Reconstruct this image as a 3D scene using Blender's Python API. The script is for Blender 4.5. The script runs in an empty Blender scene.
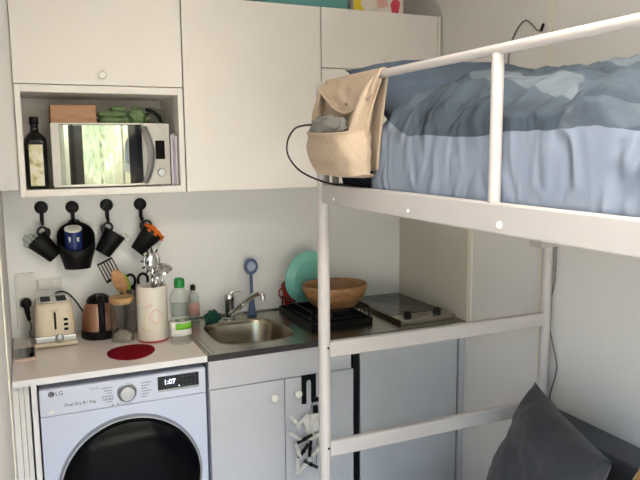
import bpy, bmesh, math, random
from mathutils import Vector, Matrix, noise
random.seed(7)
R = math.radians
C = bpy.context.scene.collection

# ------------------------------------------------------------------ materials
def lin(c):
    return tuple(((v/255)/12.92 if v/255 <= .04045 else ((v/255+.055)/1.055)**2.4) for v in c) + (1,)

def mat(name, rgb, rough=.5, metal=0, var=.04, scale=30, bump=0, bscale=200, spec=.5, coat=0, stretch=(1,1,1), sheen=0):
    m = bpy.data.materials.new(name); m.use_nodes = True
    nt = m.node_tree; b = nt.nodes['Principled BSDF']
    tc = nt.nodes.new('ShaderNodeTexCoord'); mp = nt.nodes.new('ShaderNodeMapping')
    mp.inputs['Scale'].default_value = stretch
    nt.links.new(tc.outputs['Object'], mp.inputs['Vector'])
    n = nt.nodes.new('ShaderNodeTexNoise'); n.inputs['Scale'].default_value = scale; n.inputs['Detail'].default_value = 4
    nt.links.new(mp.outputs['Vector'], n.inputs['Vector'])
    r = nt.nodes.new('ShaderNodeValToRGB'); c = lin(rgb)
    r.color_ramp.elements[0].color = tuple(v*(1-var) for v in c[:3])+(1,)
    r.color_ramp.elements[1].color = tuple(min(1, v*(1+var)) for v in c[:3])+(1,)
    r.color_ramp.elements[0].position = .3; r.color_ramp.elements[1].position = .7
    nt.links.new(n.outputs['Fac'], r.inputs['Fac']); nt.links.new(r.outputs['Color'], b.inputs['Base Color'])
    b.inputs['Roughness'].default_value = rough; b.inputs['Metallic'].default_value = metal
    b.inputs['Specular IOR Level'].default_value = spec; b.inputs['Coat Weight'].default_value = coat
    if sheen: b.inputs['Sheen Weight'].default_value = sheen
    if bump:
        n2 = nt.nodes.new('ShaderNodeTexNoise'); n2.inputs['Scale'].default_value = bscale; n2.inputs['Detail'].default_value = 3
        nt.links.new(mp.outputs['Vector'], n2.inputs['Vector'])
        bp = nt.nodes.new('ShaderNodeBump'); bp.inputs['Strength'].default_value = bump; bp.inputs['Distance'].default_value = .002
        nt.links.new(n2.outputs['Fac'], bp.inputs['Height']); nt.links.new(bp.outputs['Normal'], b.inputs['Normal'])
    return m

def wood(name, c1, c2, scale=14, stretch=(1,6,6), rough=.5, cell=False):
    m = mat(name, c1, rough); nt = m.node_tree; b = nt.nodes['Principled BSDF']
    mp = [n for n in nt.nodes if n.type == 'MAPPING'][0]; mp.inputs['Scale'].default_value = stretch
    n = [n for n in nt.nodes if n.type == 'TEX_NOISE'][0]; n.inputs['Scale'].default_value = scale; n.inputs['Detail'].default_value = 8
    r = [n for n in nt.nodes if n.type == 'VALTORGB'][0]
    r.color_ramp.elements[0].color = lin(c2); r.color_ramp.elements[1].color = lin(c1)
    if cell:
        v = nt.nodes.new('ShaderNodeTexVoronoi'); v.inputs['Scale'].default_value = 45
        nt.links.new(mp.outputs['Vector'], v.inputs['Vector'])
        mx = nt.nodes.new('ShaderNodeMix'); mx.data_type = 'RGBA'; mx.inputs['Factor'].default_value = .45
        r2 = nt.nodes.new('ShaderNodeValToRGB'); r2.color_ramp.elements[0].color = lin(c2); r2.color_ramp.elements[1].color = lin(c1)
        nt.links.new(v.outputs['Color'], r2.inputs['Fac'])
        nt.links.new(r.outputs['Color'], mx.inputs['A']); nt.links.new(r2.outputs['Color'], mx.inputs['B'])
        nt.links.new(mx.outputs['Result'], b.inputs['Base Color'])
    return m

def clear(name, tint=(235,238,236), gloss=.22, rough=.04):
    m = bpy.data.materials.new(name); m.use_nodes = True; nt = m.node_tree; nt.nodes.clear()
    o = nt.nodes.new('ShaderNodeOutputMaterial'); t = nt.nodes.new('ShaderNodeBsdfTransparent'); g = nt.nodes.new('ShaderNodeBsdfGlossy')
    t.inputs['Color'].default_value = lin(tint); g.inputs['Roughness'].default_value = rough
    lw = nt.nodes.new('ShaderNodeLayerWeight'); lw.inputs['Blend'].default_value = gloss
    mx = nt.nodes.new('ShaderNodeMixShader')
    nt.links.new(lw.outputs['Facing'], mx.inputs['Fac']); nt.links.new(t.outputs[0], mx.inputs[1]); nt.links.new(g.outputs[0], mx.inputs[2])
    nt.links.new(mx.outputs[0], o.inputs['Surface'])
    return m

def glow(name, rgb, s):
    m = bpy.data.materials.new(name); m.use_nodes = True
    b = m.node_tree.nodes['Principled BSDF']; b.inputs['Base Color'].default_value = lin(rgb)
    b.inputs['Emission Color'].default_value = lin(rgb); b.inputs['Emission Strength'].default_value = s
    return m

M = {}
M['wall'] = mat('wall_paint', (232,229,226), .75, var=.015, scale=3, bump=.05, bscale=300, spec=.15)
M['splash'] = mat('splash_panel', (240,239,238), .32, var=.015, scale=4)
M['ceil'] = mat('ceiling_paint', (236,233,226), .8, var=.01)
M['floor'] = wood('floor_laminate', (184,168,150), (160,144,126), 6, (9,1,1), .4)
M['trim'] = mat('trim_plastic', (236,230,216), .4, var=.01)
M['cab'] = mat('cabinet_white', (245,239,233), .42, var=.012, scale=5)
M['cabin'] = mat('cabinet_interior', (226,222,206), .5, var=.015)
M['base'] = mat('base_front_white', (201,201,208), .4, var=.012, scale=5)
M['knob'] = mat('knob_white', (240,238,228), .3, var=.01)
M['top'] = mat('worktop_laminate', (232,220,212), .3, var=.03, scale=60)
M['topedge'] = mat('worktop_edge_white', (238,237,238), .35, var=.01)
M['steel'] = mat('brushed_steel', (176,172,160), .27, 1, var=.1, scale=20, stretch=(1,30,1))
M['steeledge'] = mat('shaded_steel_edge', (58,54,56), .45, .4, var=.15, scale=20)  # steel front lip, coloured dark for the dim floor it would reflect
M['basin'] = mat('basin_steel', (168,160,144), .24, 1, var=.08, scale=14, stretch=(12,1,1))
M['chrome'] = mat('chrome', (215,215,215), .1, 1, var=.02)
M['satin'] = mat('satin_silver', (172,172,174), .3, 1, var=.03)
M['silver'] = mat('silver_plastic', (214,210,202), .32, .35, var=.02)
M['mirror'] = mat('mirrored_door_glass', (176,184,170), .04, 1, var=.05)
M['blackg'] = mat('black_gloss', (14,14,15), .08, var=.1)
M['black'] = mat('black_plastic', (13,13,14), .45, var=.12, spec=.25)
M['blackm'] = mat('black_matt', (17,17,18), .6, var=.15, spec=.2)
M['wm'] = mat('appliance_white', (205,211,231), .3, var=.008, coat=.2)
M['wmpanel'] = mat('appliance_panel', (212,217,235), .35, var=.008)
M['dark'] = mat('dark_glass', (9,10,13), .12, var=.1, spec=.1)
M['darkgrey'] = mat('dark_grey_print', (62,62,72), .5, var=.05)
M['midgrey'] = mat('grey_print', (150,152,162), .5, var=.05)
M['digit'] = glow('display_digits', (225,228,255), 2.2)
M['cream'] = mat('cream_enamel', (222,206,180), .28, var=.015)
M['copper'] = mat('rose_gold_metal', (204,160,138), .3, 1, var=.05)
M['glass'] = clear('clear_glass', (250,251,250), .14)
M['plastic'] = clear('clear_plastic', (246,249,247), .2, .08)
M['lidwood'] = wood('lid_wood', (198,160,112), (176,134,90), 10)
M['ceramic'] = mat('white_ceramic', (236,228,214), .35, var=.015)
M['pinkprint'] = mat('pink_print', (232,176,168), .4, var=.12, scale=40)
M['yellowprint'] = mat('yellow_print', (232,214,160), .4, var=.1, scale=40)
M['red'] = mat('red_felt', (124,18,32), .98, var=.12, scale=120, bump=.4, spec=.05)
M['redplastic'] = mat('red_plastic', (150,28,30), .4, var=.05)
M['green'] = mat('green_cap', (30,138,64), .35, var=.04)
M['greenlabel'] = mat('green_label', (112,188,40), .45, var=.05)
M['whitelabel'] = mat('white_label', (232,232,226), .5, var=.02)
M['pinklabel'] = mat('pale_red_label', (196,150,140), .5, var=.15, scale=60)
M['sponge'] = mat('dark_green_cloth', (24,76,62), .95, var=.25, scale=60, bump=.5, bscale=150)
M['blue'] = mat('blue_plastic', (84,102,142), .4, var=.06)
M['white'] = mat('white_plastic', (234,232,226), .4, var=.015)
M['teal'] = mat('teal_plate', (128,200,186), .3, var=.02)
M['tealbox'] = mat('teal_box', (96,160,158), .5, var=.03)
M['bowl'] = wood('bowl_wood', (184,138,92), (140,98,60), 30, (1,1,1.6), .42, True)
M['box'] = wood('brown_wood_box', (184,138,98), (164,118,82), 8, (2,14,14))
M['ltwood'] = wood('spoon_wood', (206,160,112), (184,134,90), 12)
M['gcloth'] = mat('green_cloth', (116,140,96), .9, var=.15, scale=50, bump=.4, bscale=120)
M['lime'] = mat('lime_silicone', (150,180,50), .5, var=.05)
M['orange'] = mat('orange_cloth', (240,120,30), .9, var=.18, scale=70, bump=.5, bscale=150)
M['bluecan'] = mat('blue_can', (24,46,112), .35, var=.1, scale=60)
M['lilac'] = mat('lilac_paper', (178,166,190), .6, var=.08)
M['paper'] = mat('paper_white', (214,208,212), .6, var=.03)
M['oil'] = mat('dark_bottle_glass', (8,10,8), .1, var=.1, spec=.4)
M['bedw'] = mat('bed_white_steel', (198,192,190), .38, var=.012)
M['bolt'] = mat('bolt_cap', (246,242,236), .3, var=.01)
M['canvas'] = mat('beige_canvas', (192,172,150), .95, var=.07, scale=90, bump=.5, bscale=350)
M['greysock'] = mat('grey_knit', (134,132,128), .95, var=.1, scale=120, bump=.5, bscale=300)
M['navy'] = mat('navy_sheet', (28,32,48), .9, var=.1, bump=.3)
M['pillow'] = mat('slate_pillow', (84,98,116), .95, var=.08, scale=12, bump=.3, bscale=60)
M['charcoal'] = mat('charcoal_blanket', (70,70,70), .95, var=.1)
M['sofa'] = mat('sofa_dark_grey', (54,54,59), .95, var=.12, scale=150, bump=.6, bscale=500, sheen=.2)
M['cushion'] = mat('cushion_charcoal', (52,52,57), .95, var=.16, scale=150, bump=.8, bscale=450, sheen=.2)
M['mustard'] = mat('mustard_velvet', (206,148,40), .85, var=.12, scale=30, bump=.3, sheen=.4)
M['fridge'] = mat('fridge_silver', (200,202,208), .45, .05, var=.02, scale=6)
M['fridged'] = mat('fridge_side_grey', (92,92,98), .5, .2, var=.04)
M['grey'] = mat('grey_cable', (128,126,122), .5, var=.05)
M['screen'] = mat('phone_screen', (20,20,24), .05, var=.05, coat=.5)
M['pinkcase'] = mat('phone_case_rose', (226,196,186), .35, var=.02)
M['bag'] = clear('clear_film_bag', (212,220,206), .45, .2)
M['leaf'] = mat('leaf_green', (204,211,188), .6, var=.5, scale=3)
M['bark'] = mat('bark', (92,76,60), .9, var=.3, scale=10)
M['deck'] = wood('deck_boards', (200,190,176), (178,168,154), 4, (8,1,1), .8)
M['mixed'] = mat('printed_carton', (238,228,216), .5, var=.02)

# oil bottle label: pale paper with soft landscape blotches
def label_mat():
    m = mat('bottle_label', (226,222,204), .5, var=.02); nt = m.node_tree; b = nt.nodes['Principled BSDF']
    tc = [n for n in nt.nodes if n.type == 'TEX_COORD'][0]
    n = nt.nodes.new('ShaderNodeTexNoise'); n.inputs['Scale'].default_value = 28
    nt.links.new(tc.outputs['Object'], n.inputs['Vector'])
    r = nt.nodes.new('ShaderNodeValToRGB'); e = r.color_ramp.elements
    e[0].position = .36; e[0].color = lin((150,168,120)); e[1].position = .58; e[1].color = lin((232,228,208))
    k = e.new(.45); k.color = lin((214,204,150)); k = e.new(.3); k.color = lin((176,110,60))
    nt.links.new(n.outputs['Fac'], r.inputs['Fac']); nt.links.new(r.outputs['Color'], b.inputs['Base Color'])
    return m
M['label'] = label_mat()

# duvet cover: printed light lower band, slate patches above it
def duvet_mat():
    m = mat('duvet_print', (150,166,190), .95, var=.02, bump=1.0, bscale=13, stretch=(1,1.25,.6)); nt = m.node_tree; b = nt.nodes['Principled BSDF']
    [n for n in nt.nodes if n.type == 'BUMP'][0].inputs['Distance'].default_value = .03
    for q in nt.nodes:
        if q.type == 'TEX_NOISE' and abs(q.inputs['Scale'].default_value-13) < .1: q.noise_type = 'RIDGED_MULTIFRACTAL'; q.inputs['Distortion'].default_value = .8; q.inputs['Detail'].default_value = 2
    tc = [n for n in nt.nodes if n.type == 'TEX_COORD'][0]
    uv = nt.nodes.new('ShaderNodeUVMap'); uv.uv_map = 'UVMap'
    dn = nt.nodes.new('ShaderNodeTexNoise'); dn.inputs['Scale'].default_value = 2.2; dn.inputs['Detail'].default_value = 1
    nt.links.new(uv.outputs['UV'], dn.inputs['Vector'])
    ad = nt.nodes.new('ShaderNodeVectorMath'); ad.operation = 'MULTIPLY_ADD'
    ad.inputs[1].default_value = (.3,.3,0); nt.links.new(dn.outputs['Color'], ad.inputs[0]); nt.links.new(uv.outputs['UV'], ad.inputs[2])
    mp = nt.nodes.new('ShaderNodeMapping'); mp.inputs['Scale'].default_value = (4.4,4.0,1); nt.links.new(ad.outputs[0], mp.inputs['Vector'])
    vo = nt.nodes.new('ShaderNodeTexVoronoi'); vo.inputs['Scale'].default_value = 1.3; nt.links.new(mp.outputs['Vector'], vo.inputs['Vector'])
    sx0 = nt.nodes.new('ShaderNodeSeparateColor'); nt.links.new(vo.outputs['Color'], sx0.inputs['Color'])
    r = nt.nodes.new('ShaderNodeValToRGB'); r.color_ramp.interpolation = 'CONSTANT'; e = r.color_ramp.elements
    e[0].position = 0; e[0].color = lin((70,82,95)); e[1].position = .3; e[1].color = lin((96,107,119))
    k = e.new(.55); k.color = lin((102,112,122)); k = e.new(.75); k.color = lin((88,99,112))
    nt.links.new(sx0.outputs['Red'], r.inputs['Fac'])
    sp = nt.nodes.new('ShaderNodeSeparateXYZ'); nt.links.new(uv.outputs['UV'], sp.inputs['Vector'])
    n2 = nt.nodes.new('ShaderNodeTexNoise'); n2.inputs['Scale'].default_value = 3.5; nt.links.new(uv.outputs['UV'], n2.inputs['Vector'])
    ma = nt.nodes.new('ShaderNodeMath'); ma.operation = 'MULTIPLY_ADD'; ma.inputs[1].default_value = .05
    nt.links.new(n2.outputs['Fac'], ma.inputs[0]); nt.links.new(sp.outputs['X'], ma.inputs[2])
    st = nt.nodes.new('ShaderNodeMath'); st.operation = 'GREATER_THAN'; st.inputs[1].default_value = .19; nt.links.new(ma.outputs[0], st.inputs[0])
    mx = nt.nodes.new('ShaderNodeMix'); mx.data_type = 'RGBA'
    mx.inputs['A'].default_value = lin((138,149,168)); nt.links.new(st.outputs[0], mx.inputs['Factor']); nt.links.new(r.outputs['Color'], mx.inputs['B'])
    nt.links.new(mx.outputs['Result'], b.inputs['Base Color'])
    return m
M['duvet'] = duvet_mat()

# ------------------------------------------------------------------ mesh builder
def smooth_path(pts, n=6):
    pts = [Vector(p) for p in pts]; out = []
    for i in range(len(pts)-1):
        p0 = pts[max(i-1,0)]; p1 = pts[i]; p2 = pts[i+1]; p3 = pts[min(i+2,len(pts)-1)]
        for k in range(n):
            t = k/n
            out.append(.5*((2*p1)+(-p0+p2)*t+(2*p0-5*p1+4*p2-p3)*t*t+(-p0+3*p1-3*p2+p3)*t**3))
    out.append(pts[-1]); return out

class MB:
    def __init__(s): s.bm = bmesh.new()
    def box(s, x0,x1,y0,y1,z0,z1, rot=None, piv=None):
        r = bmesh.ops.create_cube(s.bm, size=1)['verts']
        for v in r: v.co = Vector(((x0+x1)/2+v.co.x*(x1-x0), (y0+y1)/2+v.co.y*(y1-y0), (z0+z1)/2+v.co.z*(z1-z0)))
        if rot is not None:
            p = Vector(piv) if piv else Vector(((x0+x1)/2,(y0+y1)/2,(z0+z1)/2))
            for v in r: v.co = rot @ (v.co-p) + p
        return s
    def tube(s, pts, r, seg=10, closed=False, cap=True):
        pts = [Vector(p) for p in pts]; n = len(pts); rings = []
        rr = r if isinstance(r,(list,tuple)) else [r]*n
        t0 = (pts[1]-pts[0]).normalized(); nrm = t0.orthogonal().normalized()
        for i,p in enumerate(pts):
            a = pts[(i-1)%n] if (closed or i>0) else pts[i]; b = pts[(i+1)%n] if (closed or i<n-1) else pts[i]
            t = (b-a).normalized()
            nrm = (nrm - t*nrm.dot(t))
            nrm = nrm.normalized() if nrm.length > 1e-6 else t.orthogonal().normalized()
            bi = t.cross(nrm)
            rings.append([s.bm.verts.new(p+rr[i]*(math.cos(2*math.pi*k/seg)*nrm+math.sin(2*math.pi*k/seg)*bi)) for k in range(seg)])
        m = n if closed else n-1
        for i in range(m):
            A = rings[i]; B = rings[(i+1)%n]
            for k in range(seg): s.bm.faces.new((A[k],A[(k+1)%seg],B[(k+1)%seg],B[k]))
        if cap and not closed:
            s.bm.faces.new(rings[0][::-1]); s.bm.faces.new(rings[-1])
        return s
    def lathe(s, prof, seg=32, c=(0,0,0), axis='z', sx=1, sy=1):
        c = Vector(c); rings = []
        for r,z in prof:
            ring = []
            for k in range(seg):
                a = 2*math.pi*k/seg; x = r*math.cos(a)*sx; y = r*math.sin(a)*sy
                v = Vector((x,y,z)) if axis=='z' else (Vector((x,-z,y)) if axis=='y' else Vector((z,x,y)))
                ring.append(s.bm.verts.new(c+v))
            rings.append(ring)
        for A,B in zip(rings,rings[1:]):
            for k in range(seg): s.bm.faces.new((A[k],A[(k+1)%seg],B[(k+1)%seg],B[k]))
        if prof[0][0] > 1e-6: s.bm.faces.new(rings[0][::-1])
        if prof[-1][0] > 1e-6: s.bm.faces.new(rings[-1])
        return s
    def prism(s, pts, y0, y1):               # outline in x,z extruded along y
        A = [s.bm.verts.new((x,y0,z)) for x,z in pts]; B = [s.bm.verts.new((x,y1,z)) for x,z in pts]
        n = len(pts); s.bm.faces.new(A); s.bm.faces.new(B[::-1])
        for i in range(n): s.bm.faces.new((A[i],B[i],B[(i+1)%n],A[(i+1)%n]))
        return s
    def grid(s, f, nu, nv, wrapu=False):
        V = [[s.bm.verts.new(f(i/(nu if wrapu else nu-1), j/(nv-1))) for j in range(nv)] for i in range(nu)]
        for i in range(nu if wrapu else nu-1):
            for j in range(nv-1):
                s.bm.faces.new((V[i][j],V[(i+1)%nu][j],V[(i+1)%nu][j+1],V[i][j+1]))
        return V
    def xform(s, mtx):
        for v in s.bm.verts: v.co = mtx @ v.co
        return s
    def build(s, name, m, parent=None, bevel=0, sub=0, solid=0, ang=38, loc=None):
        if not bevel: bmesh.ops.remove_doubles(s.bm, verts=s.bm.verts, dist=1e-6)
        bmesh.ops.recalc_face_normals(s.bm, faces=s.bm.faces)
        me = bpy.data.meshes.new(name); s.bm.to_mesh(me); s.bm.free()
        me.materials.append(m)
        me.shade_smooth()
        if not bevel and not sub: me.set_sharp_from_angle(angle=R(ang))
        o = bpy.data.objects.new(name, me); C.objects.link(o)
        if parent: o.parent = parent
        if loc: o.location = loc
        if solid:
            d = o.modifiers.new('thick','SOLIDIFY'); d.thickness = solid; d.offset = 0
        if bevel:
            d = o.modifiers.new('bevel','BEVEL'); d.width = bevel; d.segments = 3; d.limit_method = 'ANGLE'; d.angle_limit = R(35); d.harden_normals = True
        if sub:
            d = o.modifiers.new('sub','SUBSURF'); d.levels = sub; d.render_levels = sub
        return o

def tag(o, label, cat, group=None, kind=None):
    o['label'] = label; o['category'] = cat
    if group: o['group'] = group
    if kind: o['kind'] = kind
    return o
def thing(name, label, cat, loc=(0,0,0), rot=(0,0,0), group=None):
    o = bpy.data.objects.new(name, None); o.empty_display_size = .05; C.objects.link(o)
    o.location = loc; o.rotation_euler = rot
    return tag(o, label, cat, group)
def struct(name, mb, m, bevel=0):
    o = mb.build(name, m, None, bevel); o['kind'] = 'structure'; return o
def box(*a): return MB().box(*a)
def textmb(s, size, x, y, z, align='LEFT', depth=.0004):
    cu = bpy.data.curves.new('t','FONT'); cu.body = s; cu.size = size; cu.align_x = align; cu.extrude = depth
    ob = bpy.data.objects.new('t', cu); C.objects.link(ob)
    dg = bpy.context.evaluated_depsgraph_get(); me = bpy.data.meshes.new_from_object(ob.evaluated_get(dg))
    bpy.data.objects.remove(ob); mb = MB(); mb.bm.from_mesh(me)
    for v in mb.bm.verts: v.co = Vector((x+v.co.x, y-v.co.z, z+v.co.y))
    return mb

W = 1.207; XL = -.684; H = .90; CEIL = 2.62; YB = -4.3; XF = -2.1

# ------------------------------------------------------------------ the room
struct('floor', box(XF-.1,W+.1,YB-.1,.1,-.1,0), M['floor'])
struct('ceiling', box(XF-.1,W+.1,YB-.1,.1,CEIL,CEIL+.1), M['ceil'])
struct('wall_back', box(XL-.1,W+.1,0,.1,0,CEIL), M['wall'])
struct('wall_right', box(W,W+.1,YB-.1,0,0,CEIL), M['wall'])
struct('wall_left', box(XL-.1,XL,-1.95,0,0,CEIL), M['wall'])
struct('wall_return', box(XF-.1,XL-.1,-1.95,-1.85,0,CEIL), M['wall'])
ly0, ly1, lz0, lz1 = -3.9, -2.2, .5, 2.25
struct('wall_far_left', MB().box(XF-.1,XF,YB,ly0,0,CEIL).box(XF-.1,XF,ly1,-1.95,0,CEIL).box(XF-.1,XF,ly0,ly1,0,lz0).box(XF-.1,XF,ly0,ly1,lz1,CEIL), M['wall'])
w2 = struct('window_2', MB().box(XF-.08,XF-.02,ly0,ly0+.06,lz0,lz1).box(XF-.08,XF-.02,ly1-.06,ly1,lz0,lz1).box(XF-.08,XF-.02,ly0,ly1,lz0,lz0+.06).box(XF-.08,XF-.02,ly0,ly1,lz1-.06,lz1).box(XF-.08,XF-.02,-3.08,-3.02,lz0+.06,lz1-.06), M['trim'])
box(XF-.052,XF-.048,ly0+.05,ly1-.05,lz0+.05,lz1-.05).build('pane', M['glass'], w2)
wx0, wx1, wz1 = -1.75, .9, 2.3
f = MB().box(XF-.1,wx0,YB-.1,YB,0,CEIL).box(wx1,W,YB-.1,YB,0,CEIL).box(wx0,wx1,YB-.1,YB,wz1,CEIL).box(wx0,wx1,YB-.1,YB,0,.06)
struct('wall_front', f, M['wall'])
win = struct('window_1', MB().box(wx0,wx0+.06,YB-.08,YB-.02,.06,wz1).box(wx1-.06,wx1,YB-.08,YB-.02,.06,wz1)
    .box(wx0,wx1,YB-.08,YB-.02,wz1-.06,wz1).box(wx0,wx1,YB-.08,YB-.02,.06,.12)
    .box(-.87,-.79,YB-.08,YB-.02,.12,wz1-.06), M['black'])
o = box(wx0+.05,wx1-.05,YB-.052,YB-.048,.12,wz1-.05).build('pane', M['glass'], win)
# panel joints on the right wall, seam strip on the left wall, splash panel
struct('trim_1', box(W-.006,W,-1.08,-1.052,0,CEIL), M['trim'], .002)
struct('trim_2', box(W-.012,W,-.632,-.604,.9,1.51), M['trim'], .003)
struct('trim_3', box(XL,W,-.004,0,.88,1.532), M['splash'])
struct('trim_4', MB().box(XL,XL+.004,-.86,-.78,0,CEIL), M['trim'])
struct('trim_6', box(XL,-.6145,-.335,0,1.54,CEIL), M['wall'])
struct('trim_5', MB().box(XL,XL+.02,-.575,-.3,0,.876).box(XL+.021,XL+.037,-.57,-.3,0,.876).box(XL+.038,XL+.054,-.575,-.3,0,.876), M['wall'], .002)
struct('baseboard_right', box(W-.012,W,YB,-1.16,0,.07), M['trim'], .003)
g = struct('ground', box(-9,9,-14,YB-.12,-.14,-.04), M['deck'])

# trees outside the window (seen mirrored in the microwave door)
def tree(x, y, h, r, label, seed):
    rd = random.Random(seed)
    t = thing('tree', label, 'tree', (x,y,-.04), group='trees outside the window')
    MB().tube([(0,0,0),(.05,0,h*.5),(0,.05,h*.8)], [.14,.1,.04], 8).build('trunk', M['bark'], t)
    mb = MB()
    for i in range(2300):
        d = Vector((rd.gauss(0,1),rd.gauss(0,1),rd.gauss(0,1))).normalized()*r*(rd.random()**.4)
        p = Vector((d.x, d.y, h*.62+d.z*.95)); a = Vector((rd.uniform(-1,1),rd.uniform(-1,1),rd.uniform(-1,1))).normalized(); b = a.orthogonal().normalized(); s = rd.uniform(.06,.13)
        vs = [mb.bm.verts.new(p+q) for q in (a*s, b*s*.5, -a*s, -b*s*.5)]
        mb.bm.faces.new(vs)
    mb.build('foliage', M['leaf'], t)
tree(-3.6,-9.2,4.2,1.5,'leafy tree outside the window to the left, mirrored in the microwave door',1)
tree(.2,-9.6,4.0,1.5,'leafy tree outside straight beyond the window, mirrored in the microwave door',2)
tree(4.0,-9.0,4.4,1.5,'leafy tree outside the window to the right',3)

# ------------------------------------------------------------------ upper cabinets
FY = -.356; Zb, Zt = 1.514, 2.276
def knob(parent, x, y, z, r=.015):
    MB().lathe([(.006,0),(.006,.012),(r,.016),(r,.022),(r*.75,.027),(0,.028)], 20, (x,y,z), 'y').build('knob', M['knob'], parent)
def shell(mb, x0,x1,y0,y1,z0,z1,t=.018, mid=None):
    mb.box(x0,x0+t,y0,y1,z0,z1).box(x1-t,x1,y0,y1,z0,z1).box(x0+t,x1-t,y0,y1,z0,z0+t).box(x0+t,x1-t,y0,y1,z1-t,z1).box(x0+t,x1-t,y1-.006,y1,z0+t,z1-t)
    if mid: mb.box(x0+t,x1-t,y0,y1-.006,mid-t/2,mid+t/2)
    return mb
t = thing('wall_cabinet', 'white wall cabinet with a flap door above an open niche holding the microwave', 'cabinet', (-.308,-.004,Zb), group='white wall cabinets')
mb = MB(); x0, x1 = -.305, .303
mb.box(x0,x0+.02,FY,0,0,.408).box(x1-.02,x1,FY,0,0,.408).box(x0+.02,x1-.02,FY,0,0,.026).box(x0+.02,x1-.02,FY,0,.381,.408).box(x0+.02,x1-.02,-.008,0,.026,.381)
shell(mb, x0,x1,FY+.02,0,.41,.762)
mb.build('body', M['cab'], t, .0015)
d = box(x0,x1,FY,FY+.018,.411,.762).build('flap_door', M['cab'], t, .0015)
knob(d, 0, FY, .446)
t = thing('wall_cabinet', 'white wall cabinet with one tall plain door, middle of the three', 'cabinet', (.2965,-.004,Zb), group='white wall cabinets')
shell(MB(), -.2965,.2965,FY+.02,0,0,.762).build('body', M['cab'], t)
box(-.2965,.2965,FY,FY+.018,.001,.762).build('door', M['cab'], t, .0015)
t = thing('wall_cabinet', 'white wall cabinet beside the right wall, with a short flap door over a lower door', 'cabinet', (.898,-.004,Zb), group='white wall cabinets')
mb = shell(MB(), -.3,.3,FY+.02,0,0,.762, mid=.51); mb.box(.285,.3,FY-.002,FY+.02,0,.762); mb.build('body', M['cab'], t)
d = box(-.3,.283,FY,FY+.018,.513,.762).build('flap_door', M['cab'], t, .0015); knob(d, .008, FY, .557)
box(-.3,.283,FY,FY+.018,.001,.508).build('door', M['cab'], t, .0015)

# boxes on top of the cabinets
t = thing('storage_box', 'teal storage box standing on top of the wall cabinets', 'box', (.55,-.2,Zt+.001))
MB().box(-.2,.19,-.13,.13,0,.2).build('body', M['tealbox'], t, .008); MB().box(-.205,.195,-.135,.135,.2,.23).build('lid', M['tealbox'], t, .006)
t = thing('printed_carton', 'colourful yellow and pink printed carton on top of the right wall cabinet', 'box', (.89,-.2,Zt+.001))
MB().box(-.125,.13,-.13,.12,0,.17).build('body', M['mixed'], t, .006)
MB().prism([(-.125,.0),(-.07,0),(-.09,.03),(-.08,.09),(-.125,.15)], -.1315,-.1302).build('yellow_patch', mat('yellow_ink',(226,200,40),.5), t)
MB().prism([(.07,.0),(.1,.0),(.11,.05),(.085,.08),(.06,.04)], -.1315,-.1302).build('red_patch', mat('red_ink',(214,70,90),.5), t)
MB().prism([(.0,.02),(.05,.03),(.03,.09),(-.02,.08)], -.1315,-.1302).build('pink_patch', mat('pink_ink',(236,180,170),.5), t)
MB().lathe([(.02,0),(.02,.1),(.012,.12)], 16).build('storage_tin', mat('grey_tin',(170,160,140),.5), None, loc=(.755-.003,-.3,Zt+.001)) if False else None

# ------------------------------------------------------------------ inside the niche
NZ = Zb+.027
t = thing('oil_bottle', 'dark square oil bottle with a pale label in the niche left of the microwave', 'bottle', (-.552,-.29,NZ))
def sq(prof, n=4.5, seg=40):
    mb = MB(); rings=[]
    for r,z,k in prof:
        rings.append([mb.bm.verts.new((lambda a:(r*math.cos(a)*((abs(math.cos(a))**k+abs(math.sin(a))**k)**(-1/k)), r*math.sin(a)*((abs(math.cos(a))**k+abs(math.sin(a))**k)**(-1/k)), z))(2*math.pi*i/seg)) for i in range(seg)])
    for A,B in zip(rings,rings[1:]):
        for i in range(seg): mb.bm.faces.new((A[i],A[(i+1)%seg],B[(i+1)%seg],B[i]))
    mb.bm.faces.new(rings[0][::-1]); mb.bm.faces.new(rings[-1]); return mb
sq([(.036,0,7),(.039,.005,7),(.039,.172,7),(.037,.186,5),(.028,.2,3),(.016,.212,2),(.0135,.225,2),(.0135,.24,2)]).build('body', M['oil'], t)
MB().lathe([(.0155,.238),(.016,.241),(.016,.265),(.014,.268)], 24).build('cap', M['black'], t)
box(-.024,.024,-.0402,-.0394,.012,.165).build('label', M['label'], t)

t = thing('microwave_oven', 'silver microwave with a mirrored dark door in the open niche', 'microwave', (-.277,-.05,NZ))
MB().box(-.218,.218,-.265,.0,.006,.243).build('body', M['silver'], t, .006)
def bowf(x): return -.272-.014*(1-(x/.22)**2)
def front(x0,x1,z0,z1,th,n=16):
    mb = MB(); V=[]
    for i in range(n+1):
        x = x0+(x1-x0)*i/n; y = bowf(x)
        V.append([mb.bm.verts.new(p) for p in ((x,y-th,z0),(x,y-th,z1),(x,-.2655,z1),(x,-.2655,z0))])
    for a,b in zip(V,V[1:]):
        for k in range(4): mb.bm.faces.new((a[k],b[k],b[(k+1)%4],a[(k+1)%4]))
    mb.bm.faces.new(V[0]); mb.bm.faces.new(V[-1][::-1]); return mb
d = front(-.22,.115,.004,.245,.0).build('door', M['silver'], t)
front(-.188,.112,.012,.24,.0015).build('dark_glass', M['blackg'], d, ang=60)
front(-.192,.06,.012,.237,.003).build('door_window', M['mirror'], d, ang=60)
front(-.16,-.11,.014,.236,.0036).build('upright_reflection', M['blackg'], d, ang=60)  # black strip painted in as the reflection of a dark window upright
hp = [(.118,bowf(.118)-.004,.012)]+[(.118+.026*math.sin(math.pi*k/10), bowf(.13)-.012-.016*math.sin(math.pi*k/10), .012+.222*k/10) for k in range(1,10)]+[(.118,bowf(.118)-.004,.234)]
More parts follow.
